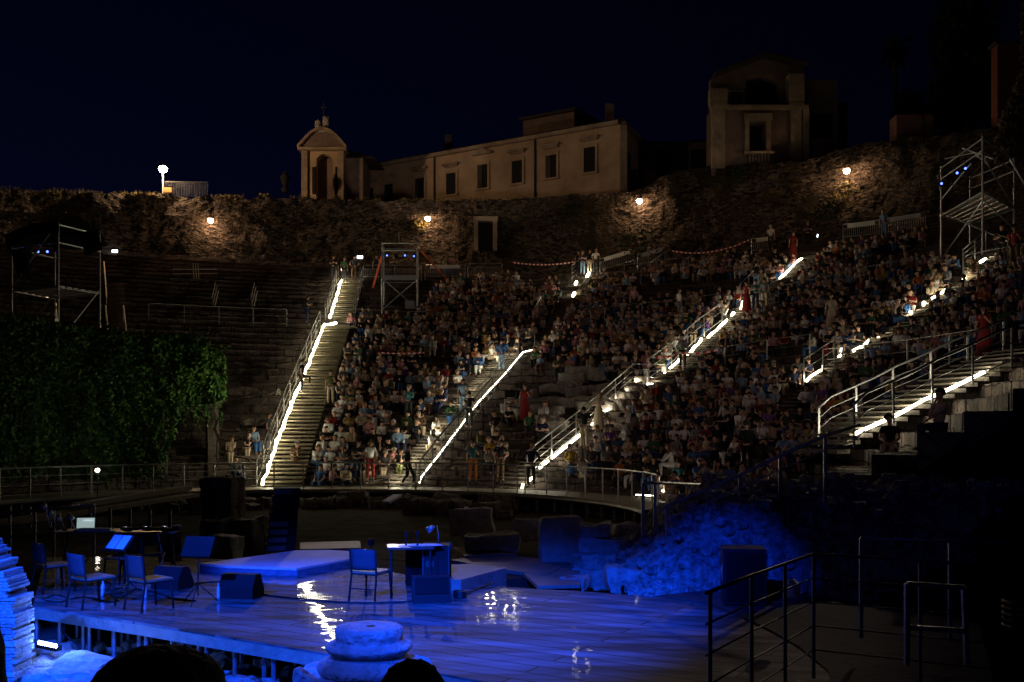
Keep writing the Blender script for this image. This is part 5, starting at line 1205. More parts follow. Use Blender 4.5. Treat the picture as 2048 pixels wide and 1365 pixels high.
for px, py, D, d, lab, sd in ((318, 1384, 6.6, (.70, .6, .34), 'wide dark lava boulder at the bottom edge left of the column base', 3), (826, 1396, 6.6, (.38, .36, .28), 'small dark lava boulder at the bottom edge right of the column base', 8), (-62, 1350, 8.5, (.42, .6, .7), 'dark rough stone at the bottom left corner', 12)):
    q = P(px, py, D); mb = MB(); n_ = 26; hh = q.z + 1.1
    for i in range(n_ + 1):
        t_ = i / n_; ph = math.pi / 2 * min(1, t_ * 2); rad_ = math.sin(ph) if t_ < .5 else 1 + .25 * (t_ - .5) * 2; zz = q.z + d[2] * math.cos(ph) * .9 if t_ < .5 else lerp(q.z, -1.15, (t_ - .5) * 2)
        for k in range(48):
            a = 2 * math.pi * k / 48; v_ = Vector((math.cos(a) * rad_, math.sin(a) * rad_, zz)); f_ = 1 + .10 * noise.noise(v_ * 2.1 + Vector((sd, 0, 0))) + .05 * noise.noise(v_ * 7) + .03 * noise.noise(v_ * 16)
            mb.v.append((q.x + v_.x * d[0] * f_ * .62, q.y + v_.y * d[1] * f_ * .62, zz + .02 * noise.noise(v_ * 9)))
    for i in range(n_):
        for k in range(48): k2 = (k + 1) % 48; mb.f.append((i * 48 + k, (i + 1) * 48 + k, (i + 1) * 48 + k2, i * 48 + k2))
    solo(mb, 'lava_boulder', M_lava, lab, 'boulder', 'dark lava boulders in the foreground', True)

# ------------------------------------------------------------------ right: rubble mound, rails, dark terraces
rm = MB(); nx, ny = 150, 60
def mound(x, y):
    k = max(0, min(1, (y - 15.9) / 3.6)); k = k * k * (3 - 2 * k)
    e = max(0, min(1, (x - 2.0) / .5)); hgt = min(1.55, max(0, (x - 2.15) * .82 + .15 * noise.noise(Vector((x * 1.2, y, 4))))) * e
    return -.75 + (hgt + .38) * k
for i in range(nx + 1):
    for j in range(ny + 1):
        x = lerp(2.0, 12.5, i / nx); y = lerp(15.4, 23.5, j / ny); z = mound(x, y) if y < 21 else mound(x, 21) * max(0, 1 - (y - 21) * .2)
        z += .30 * noise.noise(Vector((x * 1.6, y * 1.6, 0))) + .16 * noise.noise(Vector((x * 4, y * 4, 2))) + .07 * noise.noise(Vector((x * 9, y * 9, 2)))
        rm.v.append((x, y, z))
for i in range(nx):
    for j in range(ny): a = i * (ny + 1) + j; rm.f.append((a, a + ny + 1, a + ny + 2, a + 1))
r = thing('rubble_mound', 'sloping mound of mortared rubble lit deep blue right of the stage', 'ruined wall', (5, 18, -.75))
rm.build('core', M_rubble, r)
st = MB(); rgx = random.Random(6)
for k in range(420):
    x = rgx.uniform(2.2, 10.5); y = rgx.uniform(16.0, 21); s = rgx.uniform(.07, .26); st.stone((x, y, mound(x, y) + .05 + .3 * noise.noise(Vector((x * 1.6, y * 1.6, 0)))), (s * 1.3, s, s * .8), k, rgx.uniform(0, 3), .3, 5, .6)
tag(st.build('facing_stones', M_rubble, r), kind='stuff')
# dark mass of ruins at the far right foreground
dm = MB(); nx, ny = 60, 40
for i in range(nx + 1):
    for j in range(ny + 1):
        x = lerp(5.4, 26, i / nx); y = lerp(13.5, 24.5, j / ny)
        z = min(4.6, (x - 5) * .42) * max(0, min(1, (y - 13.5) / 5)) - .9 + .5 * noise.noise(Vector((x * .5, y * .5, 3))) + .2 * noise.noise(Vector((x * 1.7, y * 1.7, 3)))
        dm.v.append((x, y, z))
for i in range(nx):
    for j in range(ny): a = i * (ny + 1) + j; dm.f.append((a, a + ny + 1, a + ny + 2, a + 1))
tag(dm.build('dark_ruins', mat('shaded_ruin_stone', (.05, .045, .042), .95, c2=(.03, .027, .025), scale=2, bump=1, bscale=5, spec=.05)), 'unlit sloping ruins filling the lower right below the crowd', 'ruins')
GB = 'dark railings at the right'
def prail(label, pts, lines, m=M_rail, rad=.03, drop=1.15, posts=None, cat='railing'):
    q = [P(*a) for a in pts]; r = thing('railing', label, cat, q[0] - Vector((0, 0, drop)), GB)
    MB().tube(q, rad, 9).build('handrail', m, r, True)
    for k in range(lines): MB().tube([a - Vector((0, 0, .26 * (k + 1))) for a in q], rad * .5, 6).build('rail', m, r, True)
    for a in (posts or q):
        a = P(*a) if isinstance(a, tuple) else a; MB().beam(a, a - Vector((0, 0, drop)), rad * 1.9).build('post', m, r)
prail('nearest railing, at the bottom right beside the stage floor', [(1412, 1187, 8.3), (1500, 1152, 9.2), (1570, 1128, 10.0), (1627, 1108, 10.8), (1840, 1122, 10.3), (2100, 1140, 9.8)], 4, M_dsteel, .017, 1.35, [(1420, 1184, 8.35), (1503, 1151, 9.22), (1570, 1128, 10.0), (1627, 1108, 10.8), (1840, 1122, 10.3)])
prail('dim level railing just above the nearest one at the right', [(1722, 1077, 12), (1900, 1083, 12), (2110, 1093, 11.8)], 1, M_rail, .022, 1.2)
prail('blue lit railing with tall posts beside the curved rail end', [(1286, 967, 20), (1310, 966, 20.2), (1405, 970, 21.5)], 0, M_rail, .034, 1.95)
prail('blue lit sloping handrail climbing behind the rubble mound', [(1318, 1024, 19.2), (1334, 1012, 19.2), (1400, 985, 19.0), (1480, 950, 18.8), (1560, 912, 18.6), (1650, 872, 18.4), (1720, 850, 18.3)], 1, M_rail, .03, 1.2, [(1334, 1012, 19.2), (1480, 950, 18.8), (1560, 912, 18.6), (1650, 872, 18.4)])
c = P(1872, 1212, 9.5); r = thing('metal_stand', 'blue edged square metal frame standing in the dark at the lower right', 'frame', c - Vector((0, 0, .9)))
for a, b in ((P(1814, 1168, 9.5), P(1928, 1175, 9.5)), (P(1814, 1255, 9.5), P(1928, 1262, 9.5)), (P(1814, 1168, 9.5), P(1814, 1330, 9.5)), (P(1928, 1175, 9.5), P(1934, 1330, 9.5))): MB().beam(a, b, .045).build('bar', M_rail, r)
q = P(1584, 1178, 13.0); solo(MB().stone(q, (.2, .16, .22), 31, 0, .35, 8, .8), 'crumpled_bag', M_white, 'small crumpled pale bag hanging by the nearest railing', 'bag', smooth=True)
q = P(2050, 1222, 10); mb = MB()
for k in range(5): mb.tube([q + Vector((.2 * math.cos(a * .52), .2 * math.sin(a * .52), -.15 + .06 * k)) for a in range(13)], .02, 6)
solo(mb, 'cable_reel', M_cable, 'coiled cable at the right edge of the picture', 'cable')
mb = MB().box(P(1300, 765, 49.5) + Vector((0, 0, 0)), (.01, .01, .01)); q = P(1328, 739, 49)
r = thing('notice_board', 'small white notice hung on the rail at the third stair landing', 'notice', q); MB().box(q, (.24, .03, .26)).build('sheet', M_white, r); MB().beam(q + Vector((-.14, .02, .14)), q + Vector((.14, .02, .14)), .02).build('clip', M_dsteel, r)
# ruined blocks without seats between second and third stair
rgx = random.Random(14)
for k in range(40):
    px = rgx.uniform(1030, 1290); py = rgx.uniform(735, 860)
    if px < 2400 - 1.75 * py + 20: continue
    p = hit(px, py); s = rgx.uniform(.7, 1.6); mb = MB().rough(p + Vector((0, 0, .1)), (s, .7, .5), k, -R(pol(p.x, p.y)[1]), .09, 7)
    solo(mb, 'fallen_block', M_pstone, 'big weathered block on the bare ruined tiers between second and third stair', 'stone', 'blocks on the bare ruined tiers')
for px, py, wd_, lab in ((500, 788, 3.0, 'pale broken ledge on the empty tiers left of the leftmost stair'), (520, 848, 1.8, 'short pale ledge above the people at the foot of the leftmost stair')):
    p = hit(px, py); solo(MB().rough(p + Vector((0, 0, .1)), (wd_, .8, .35), px, 0, .1, 12), 'stone_ledge', M_ash, lab, 'stone')

# ------------------------------------------------------------------ people
def skin_arrays(nodes, edges, sub, smooth=True):
    me = bpy.data.meshes.new('tmp'); me.from_pydata([n[0] for n in nodes], edges, []); o = bpy.data.objects.new('tmp', me); COL.objects.link(o)
    md = o.modifiers.new('s', 'SKIN'); md.use_smooth_shade = smooth; md.branch_smoothing = .3
    for i, n in enumerate(nodes):
        sv = me.skin_vertices[0].data[i]; sv.radius = n[1] if isinstance(n[1], tuple) else (n[1], n[1]); sv.use_root = (i == 0)
    if sub: m2 = o.modifiers.new('u', 'SUBSURF'); m2.levels = sub; m2.render_levels = sub
    dg = bpy.context.evaluated_depsgraph_get(); ev = o.evaluated_get(dg); m = ev.to_mesh()
    v = [tuple(a.co) for a in m.vertices]; f = [tuple(p.vertices) for p in m.polygons]
    ev.to_mesh_clear(); bpy.data.objects.remove(o); bpy.data.meshes.remove(me)
    return v, f
def V(*a): return Vector(a)
# pose: dict of joints, facing -Y, origin = seat height at front edge (sitting) or sole (standing)
def pose(kind, seed):
    rg = random.Random(seed); J = {}; st = kind.startswith('stand')
    if not st:
        lean = {'sit': .05, 'sitlean': .30, 'sitarms': .04, 'sitphone': .16, 'sitback': -.10, 'sitside': .1}[kind]
        J['pel'] = V(0, .12, .12); up = V(rg.uniform(-.13, .13), -lean + rg.uniform(-.06, .06), 1).normalized()
        sp_ = rg.uniform(.05, .19); side = rg.uniform(-.16, .16)
        for s, n in ((-1, 'L'), (1, 'R')):
            J['hip' + n] = V(s * .10, .10, .10); J['kn' + n] = V(s * sp_, -.33, .13 + rg.uniform(-.02, .03)); J['an' + n] = V(s * (sp_ - .01), -.30 + rg.uniform(-.06, .06), -.31); J['toe' + n] = J['an' + n] + V(s * .02, -.14, -.04)
    else:
        J['pel'] = V(0, 0, .95); up = V(rg.uniform(-.03, .03), -.02, 1).normalized()
        for s, n in ((-1, 'L'), (1, 'R')):
            J['hip' + n] = V(s * .09, 0, .90); J['kn' + n] = V(s * .11, -.03, .49); J['an' + n] = V(s * .12, .02, .08); J['toe' + n] = V(s * .14, -.14, .03)
        if kind == 'standstep': J['knR'] = V(.14, -.38, .86); J['anR'] = V(.14, -.34, .46); J['toeR'] = V(.15, -.50, .42)
        if kind == 'standwalk': J['knR'] = V(.10, -.22, .53); J['anR'] = V(.10, -.24, .08); J['toeR'] = V(.1, -.40, .04); J['anL'] = V(-.1, .24, .12); J['toeL'] = V(-.1, .12, .03)
    b = J['pel']; J['sp'] = b + up * .20; J['ch'] = b + up * .38; J['nb'] = b + up * .50; fw = V(0, -.03, 0)
    J['nk'] = b + up * .55 + fw * .5
    hd = (up + V(rg.uniform(-.28, .28), -.12 if kind != 'sitphone' else -.5, 0)).normalized()
    J['hj'] = J['nk'] + hd * .06; J['hc'] = J['nk'] + hd * .14 + fw * .4; J['ht'] = J['nk'] + hd * .20 + fw * .2; J['hd'] = hd
    for s, n in ((-1, 'L'), (1, 'R')):
        J['sh' + n] = b + up * .47 + V(s * .175, 0, 0)
    def arm(n, el, ha): J['el' + n] = el; J['ha' + n] = ha
    for s, n in ((-1, 'L'), (1, 'R')):
        S = J['sh' + n]
        if kind == 'sit' and seed % 5 == 2 and s > 0: arm(n, J['knR'] + V(.03, .12, .12), J['hc'] + V(.03, -.11, -.10))
        elif kind in ('sit', 'sitback', 'sitside'): arm(n, S + V(s * .06, -.05, -.27), J['kn' + n] + V(-s * .03, .14, .09))
        elif kind == 'sitlean': arm(n, J['kn' + n] + V(s * .02, .10, .13), V(s * .03, -.36, .30))
        elif kind == 'sitarms': arm(n, S + V(s * .07, -.10, -.24), S + V(-s * .17, -.27, -.22 + .03 * s))
        elif kind == 'sitphone': arm(n, S + V(s * .05, -.12, -.25), V(s * .05, -.28, .34))
        elif kind in ('stand', 'standstep', 'standwalk'): arm(n, S + V(s * .06, .02, -.28), S + V(s * .07, -.06, -.53))
        elif kind == 'standarms': arm(n, S + V(s * .08, -.06, -.26), S + V(-s * .15, -.24, -.20 + .03 * s))
        elif kind == 'standhip': arm(n, S + V(s * .16, .06, -.25), b + V(s * .16, -.06, .06))
    if kind == 'stand' and seed % 2: arm('R', J['shR'] + V(.06, -.04, -.27), J['shR'] + V(.0, -.25, -.12))
    J['st'] = st; return J
def body_nodes(J, fingers):
    N = []; E = []; ix = {}
    def n(k, co, r, par=None): ix[k] = len(N); N.append((tuple(co), r)); (E.append((ix[par], ix[k])) if par is not None else None)
    n('pel', J['pel'], .105); n('sp', J['sp'], .092, 'pel'); n('ch', J['ch'], .10, 'sp'); n('nb', J['nb'], (.075, .07), 'ch'); n('nk', J['nk'], .05, 'nb')
    n('hj', J['hj'], (.058, .068), 'nk'); n('hc', J['hc'], (.086, .102), 'hj'); n('ht', J['ht'], (.060, .074), 'hc')
    for s in ('L', 'R'):
        n('sh' + s, J['sh' + s], .046, 'ch'); n('el' + s, J['el' + s], .036, 'sh' + s)
        d = (J['ha' + s] - J['el' + s]).normalized(); w_ = J['ha' + s]; n('wr' + s, w_, .024, 'el' + s); n('pa' + s, w_ + d * .06, (.034, .018), 'wr' + s)
        if fingers:
            sd = d.cross(V(0, 0, 1));
            if sd.length < .1: sd = V(1, 0, 0)
            sd.normalize(); cu = (d + V(0, 0, -.5)).normalized()
            for i, (o_, L) in enumerate(((-.027, .055), (-.009, .07), (.009, .074), (.027, .062))):
                q = w_ + d * .085 + sd * o_; n('f%s%d' % (s, i), q, .009, 'pa' + s); n('g%s%d' % (s, i), q + d * L * .5, .008, 'f%s%d' % (s, i)); n('h%s%d' % (s, i), q + d * L * .5 + cu * L * .5, .006, 'g%s%d' % (s, i))
            q = w_ + d * .03 + sd * .038; n('t' + s, q, .010, 'wr' + s); n('u' + s, q + (d + sd * .5).normalized() * .045, .008, 't' + s)
        n('hip' + s, J['hip' + s], .078, 'pel'); n('kn' + s, J['kn' + s], .054, 'hip' + s); n('an' + s, J['an' + s], .034, 'kn' + s); n('toe' + s, J['toe' + s], (.036, .022), 'an' + s)
    return N, E
def top_nodes(J, long):
    N = []; E = []
    def n(co, r, par=None): N.append((tuple(co), r)); (E.append((par, len(N) - 1)) if par is not None else None); return len(N) - 1
    a = n(J['ch'], (.160, .118)); b = n(J['sp'], (.142, .112), a); c = n(J['pel'] + V(0, 0, .03), (.150, .125), b); e = n(J['nb'], (.085, .08), a)
    for s in ('L', 'R'):
        h = n(J['sh' + s], .068, a)
        if long: k = n(J['el' + s], .052, h); n(J['el' + s].lerp(J['ha' + s], .93), .038, k)
        else: n(J['sh' + s].lerp(J['el' + s], .62), .062, h)
    return N, E
def bot_nodes(J, kind):
    N = []; E = []
    def n(co, r, par=None): N.append((tuple(co), r)); (E.append((par, len(N) - 1)) if par is not None else None); return len(N) - 1
    a = n(J['pel'], (.142, .125))
    for s in ('L', 'R'):
        h = n(J['hip' + s], .098, a); k = n(J['kn' + s] if kind != 'shorts' else J['hip' + s].lerp(J['kn' + s], .85), .074, h)
        if kind == 'long': n(J['kn' + s].lerp(J['an' + s], .9), .056, k)
    return N, E
def skirt_arrays(J, seed=0):
    mb = MB(); st = J['st']; P_ = J['pel']
    if st: prof = [(P_ + V(0, 0, .12), .14, .12), (P_ + V(0, 0, -.05), .185, .15), (P_ + V(0, 0, -.45), .23, .19), (P_ + V(0, 0, -.84), .27, .24)]
    else:
        kn = (J['knL'] + J['knR']) / 2; prof = [(P_ + V(0, .02, .10), .16, .14), (P_ + V(0, -.10, .02), .19, .15), (kn + V(0, .06, .0), .20, .12), (kn + V(0, .02, -.16), .2, .12), (kn + V(0, .04, -.36), .22, .13)]
    n = 16
    for c, rx, ry in prof:
        for k in range(n):
            t_ = 2 * math.pi * k / n; f_ = 1 + .05 * math.sin(t_ * 6); mb.v.append((c.x + rx * f_ * math.cos(t_), c.y + ry * f_ * math.sin(t_), c.z))
    for i in range(len(prof) - 1):
        for k in range(n): k2 = (k + 1) % n; mb.f.append((i * n + k, (i + 1) * n + k, (i + 1) * n + k2, i * n + k2))
    return mb.v, mb.f
def hair_arrays(J, kind, seed, n=8):
    rg = random.Random(seed); c = J['hc'] + J['hd'] * .03 + V(0, .018, 0); vs = []; fs = []; m = n * 2; rx, ry, rz = .106, .120, .122
    if kind == 'curly': rx, ry, rz = .125, .13, .13
    for i in range(n + 1):
        ph = math.pi * i / n
        for k in range(m):
            t_ = 2 * math.pi * k / m; q = V(math.sin(ph) * math.cos(t_), math.sin(ph) * math.sin(t_), math.cos(ph))
            p = V(q.x * rx, q.y * ry, q.z * rz)
            if q.z < .05 and kind == 'long' and q.y > -.35: p.z -= (.05 - q.z) * .19; p.x *= .92
            if q.z < -.5 and kind == 'short': p *= .9
            p *= 1 + .10 * noise.noise(q * 4 + V(seed, 0, 0)); vs.append(tuple(c + p))
    for i in range(n):
        for k in range(m):
            t_ = 2 * math.pi * (k + .5) / m; zc = math.cos(math.pi * (i + .5) / n); yc = math.sin(t_)
            if yc < -.5 and zc < .36: continue
            if zc < -.45 and kind != 'long': continue
            k2 = (k + 1) % m; fs.append((i * m + k, (i + 1) * m + k, (i + 1) * m + k2, i * m + k2))
    if kind == 'bun': b = MB(); b.v = vs; b.f = fs; b.stone(c + V(0, .10, .06), (.09, .09, .09), seed, 0, .1, 6, 1); return b.v, b.f
    return vs, fs
def to_mesh(name, vf, m, smooth=True):
    me = bpy.data.meshes.new(name); me.from_pydata(vf[0], [], vf[1]); me.materials.append(m)
    if smooth: me.polygons.foreach_set('use_smooth', [True] * len(me.polygons))
    me.update(); return me
POSES = {}
def get_pose(kind, v):
    k = (kind, v)
    if k in POSES: return POSES[k]
    J = pose(kind, v + 1); d = {'J': J}
    N, E = body_nodes(J, True); v_, f_ = skin_arrays(N, E, 1)
    hc = J['hc']; hd = J['hd']; rt = V(1, 0, 0); fwd = hd.cross(rt); fwd = fwd if fwd.y < 0 else -fwd; out = []
    for a in v_:
        q = Vector(a) - hc; 
        if q.length < .13:
            x, y, z = q.dot(rt), q.dot(fwd), q.dot(hd)
            if y > .05 and abs(x) < .03 and -.05 < z < .03: q += fwd * .018
            if abs(x) > .06 and abs(z) < .035 and abs(y) < .03: q += rt * math.copysign(.012, x)
            a = tuple(hc + q)
        out.append(a)
    me = to_mesh('person', (out, f_), M_skin); me.materials.append(M_eye)
    for p in me.polygons:
        q = p.center - hc; x, y, z = q.dot(rt), q.dot(fwd), q.dot(hd)
        if q.length < .13 and y > .05 and ((.012 < abs(x) < .045 and .0 < z < .022) or (abs(x) < .025 and -.058 < z < -.035)): p.material_index = 1
    d['body'] = me
    for L in (0, 1): N, E = top_nodes(J, L); d['top%d' % L] = to_mesh('shirt', skin_arrays(N, E, 1), M_cloth)
    for b in ('long', 'shorts'): N, E = bot_nodes(J, b); d[b] = to_mesh('trousers', skin_arrays(N, E, 1), M_cloth)
    d['skirt'] = to_mesh('skirt', skirt_arrays(J), M_cloth)
    for h in ('short', 'long', 'curly', 'bun'): d['hair_' + h] = to_mesh('hair', hair_arrays(J, h, v + 3), M_hair)
    for s in ('L', 'R'): mb = MB(); a, t_ = J['an' + s], J['toe' + s]; mb.stone(a.lerp(t_, .55) + V(0, 0, -.005), (.095, .27, .085), 2, 0, .05, 5, .7); d['shoe' + s] = to_mesh('shoe', (mb.v, mb.f), M_shoe)
    POSES[k] = d; return d
NCOL = {'black': (.012, .012, .014), 'dark grey': (.05, .05, .055), 'navy': (.015, .02, .06), 'white': (.72, .70, .68), 'grey': (.22, .22, .23), 'light blue': (.22, .34, .5), 'blue': (.05, .12, .3), 'red': (.19, .015, .015), 'beige': (.45, .36, .26), 'brown': (.12, .07, .04), 'green': (.05, .14, .06), 'olive': (.10, .11, .04), 'pink': (.5, .22, .24), 'orange': (.5, .16, .05), 'purple': (.14, .06, .2), 'teal': (.04, .16, .18), 'mustard': (.42, .28, .05)}
TOPW = ['black'] * 8 + ['dark grey'] * 4 + ['navy'] * 5 + ['white'] * 9 + ['grey'] * 4 + ['light blue'] * 4 + ['blue'] * 3 + ['red'] * 2 + ['beige'] * 4 + ['brown'] * 2 + ['green'] * 2 + ['pink'] * 3 + ['orange', 'purple', 'teal', 'mustard', 'olive']
BOTW = ['black'] * 5 + ['navy'] * 4 + ['blue'] * 4 + ['beige'] * 3 + ['dark grey'] * 3 + ['white'] * 2 + ['brown']
SKINS = [(.52, .31, .22), (.45, .26, .18), (.58, .36, .27), (.36, .20, .13)]
HAIRC = {'black': (.012, .010, .009), 'brown': (.05, .03, .018), 'dark brown': (.025, .015, .01), 'blond': (.32, .22, .10), 'grey': (.30, .29, .28), 'white': (.55, .54, .52), 'reddish': (.14, .05, .02)}
HAIRW = ['black'] * 4 + ['dark brown'] * 4 + ['brown'] * 4 + ['blond'] * 2 + ['grey'] * 3 + ['white', 'reddish']
def person(loc, face, kind, v, top, bot, hair, hairc, skin, label, group, long=0, botkind='long', scale=1.0, dress=False):
    d = get_pose(kind, v)
    o = bpy.data.objects.new('person', d['body']); COL.objects.link(o); o.location = loc; o.rotation_euler = (0, 0, face); o.scale = (scale,) * 3; o.color = (*skin, 1)
    tag(o, label, 'person', group)
    def ch(name, me, col):
        c = bpy.data.objects.new(name, me); COL.objects.link(c); c.parent = o; c.color = (*col, 1); return c
    ch('dress_top' if dress else 'shirt', d['top%d' % long], NCOL[top])
    ch('skirt' if (dress or botkind == 'skirt') else 'trousers', d['skirt'] if dress or botkind == 'skirt' else d[botkind], NCOL[top if dress else bot])
    if hair: ch('hair', d['hair_' + hair], HAIRC[hairc])
    ch('shoe', d['shoeL'], (.03, .03, .03)); ch('shoe', d['shoeR'], (.03, .03, .03))
    return o
def facing(x, y, tx=-2.0, ty=15.0):
    return math.atan2(tx - x, -(ty - y))  # local -Y towards the target
# ---- who sits where
stair_paths = [(S1, 1, 1.62), (S1b, 1, 1.4), (S2, -1, 1.5), (S2b, 1, .7), (S3, -1, 1.5), (S3b, 1, .9), (S4, 1, .9), (S5, -1, 2.2)]
def on_stair(x, y):
    for pts, side, wd_ in stair_paths:
        for a, b in zip(pts, pts[1:]):
            ab = Vector((b.x - a.x, b.y - a.y)); ap = Vector((x - a.x, y - a.y)); t_ = ap.dot(ab) / max(1e-6, ab.length_squared)
            if -.1 <= t_ <= 1.1:
                d = (ab.y * ap.x - ab.x * ap.y) / ab.length * side
                if -.3 < d < wd_ + .25: return True
    return False
def on_stair_px(px, py): return False
FULL = [
 [(600, 962), (585, 930), (604, 880), (640, 780), (682, 650), (700, 628), (830, 626), (868, 575), (925, 548), (1050, 552), (1120, 560), (1128, 600), (1075, 668), (1052, 700), (960, 790), (838, 950), (815, 962)],
 [(1072, 690), (1130, 610), (1185, 548), (1340, 530), (1460, 506), (1560, 505), (1590, 520), (1500, 590), (1470, 610), (1390, 680), (1320, 735), (1200, 732), (1130, 728), (1068, 722)],
 [(945, 905), (1010, 800), (1040, 775), (1110, 830), (1140, 860), (1060, 925), (955, 925)],
 [(1345, 752), (1420, 692), (1480, 640), (1580, 560), (1650, 495), (1760, 470), (1850, 455), (1875, 520), (2060, 480), (2060, 640), (1960, 672), (1760, 742), (1690, 800), (1700, 880), (1600, 900), (1560, 960), (1420, 985), (1340, 970), (1290, 955), (1120, 925), (1180, 880), (1240, 830), (1290, 790)],
 [(1700, 905), (1790, 850), (1900, 800), (2000, 765), (2090, 745), (2090, 850), (1900, 895), (1740, 930)]]
SPARSE = [(448, 850), (545, 850), (545, 960), (448, 960)]
GAPS = [[(838, 690), (902, 684), (905, 738), (838, 738)], [(1030, 700), (1070, 724), (1290, 735), (1300, 770), (1180, 860), (1145, 850), (1060, 790), (1030, 780)],
        [(1270, 556), (1500, 540), (1500, 575), (1270, 600)], [(1530, 690), (1700, 680), (1700, 705), (1530, 725)], [(690, 600), (840, 600), (840, 624), (690, 624)],
        [(1180, 745), (1290, 760), (1290, 790), (1200, 800)], [(1860, 440), (1960, 440), (1950, 500), (1870, 515)], [(1740, 490), (1860, 470), (1870, 510), (1740, 520)], [(1430, 700), (1500, 690), (1500, 725), (1430, 735)]]
rgp = random.Random(77); seats = []
for k in range(NROW):
    r = R0 + TREAD * k + .16; th = -22.0; idx = 0
    while th < 112:
        th += math.degrees((.50 + rgp.uniform(-.03, .16)) / r)
        x, y = xy(r + rgp.uniform(-.10, .12), th)
        if y < 5: continue
        z = rowz(k, th) - slope(th) * TREAD + .03
        px, py = toPx((x, y, z + .55)); 
        if not (-20 < px < 2080 and 380 < py < 1000): continue
        inside = any(inpoly(px, py, pl_) for pl_ in (FULL[:4] if y > 24.4 else FULL[4:])); sparse = inpoly(px, py, SPARSE)
        if not (inside or sparse) or any(inpoly(px, py, g_) for g_ in GAPS) or on_stair(x, y): continue
        occ = .76 + .75 * noise.noise(Vector((x * .55, y * .55, 3)))
        if sparse: occ = .22
        if inpoly(px, py, FULL[2]): occ = .42
        if py < 545 and px < 1450: occ *= .8
        if rgp.random() > occ: continue
        seats.append((x, y, z, th, k, px, py))
def w_of(th, px, py):
    for nm, lim in (('left of the first lit stair', S1), ('between first and second lit stairs', S2), ('between second and third lit stairs', S3 + S3b), ('between third and fourth lit stairs', S4)):
        ths = [pol(q.x, q.y) for q in lim]; rr = pol(*[0, 0])[0]
    return None
def stair_th(pts, r):
    a = sorted((pol(q.x, q.y)) for q in pts); return float(np.interp(r, [q[0] for q in a], [q[1] for q in a]))
WN = ['left of the first lit stair', 'between first and second lit stairs', 'between second and third lit stairs', 'between third and fourth lit stairs', 'between fourth and last lit stairs', 'below the last lit stair']
def wedge_of(r, th):
    b = [stair_th(S1 + S1b, r), stair_th(S2 + S2b, r), stair_th(S3 + S3b, r), stair_th(S4, r), 91.5]
    return sum(th > v_ for v_ in b)
ORD = ['', 'first', 'second', 'third', 'fourth', 'fifth', 'sixth', 'seventh', 'eighth', 'ninth', 'tenth', 'eleventh', 'twelfth', 'thirteenth', 'fourteenth', 'fifteenth', 'sixteenth', 'seventeenth', 'eighteenth', 'nineteenth', 'twentieth']
def ordn(n): return ORD[n] if n <= 20 else (('twenty-' + ORD[n - 20]) if n < 30 else 'thirty-' + ORD[n - 30] if n > 30 else 'thirtieth')
rows = {}
for s in seats:
    wdg = wedge_of(math.hypot(s[0] - C0[0], s[1] - C0[1]), s[3]); rows.setdefault((wdg, s[4]), []).append(s)
lab_of = {}
for wdg in range(6):
    ks = sorted(k for (w_, k) in rows if w_ == wdg)
    for ri, k in enumerate(ks):
        for si, s in enumerate(sorted(rows[(wdg, k)], key=lambda q: q[5])):
            lab_of[s] = (wdg, ri + 1, si + 1)
KINDS = ['sit', 'sit', 'sitlean', 'sitarms', 'sitphone', 'sitback', 'sit', 'sitarms']
WRD = {'sit': 'with hands on knees', 'sitlean': 'leaning forward', 'sitarms': 'with folded arms', 'sitphone': 'looking down', 'sitback': 'leaning back', 'sitside': ''}
def recipe(rg, kinds=KINDS):
    fem = rg.random() < .5; hair = rg.choice(['long', 'long', 'bun', 'curly']) if fem else rg.choice(['short'] * 5 + [None])
    bk = rg.choice(['long'] * 5 + (['skirt'] * 2 if fem else []) + ['shorts'])
    return dict(kind=rg.choice(kinds), v=rg.randrange(5), top=rg.choice(TOPW), bot=rg.choice(BOTW), hair=hair, hairc=rg.choice(HAIRW), skin=rg.choice(SKINS), long=int(rg.random() < .3), botkind=bk, scale=rg.uniform(.86, 1.06))
seats.sort(key=lambda s: s[1])
rgq = random.Random(5)
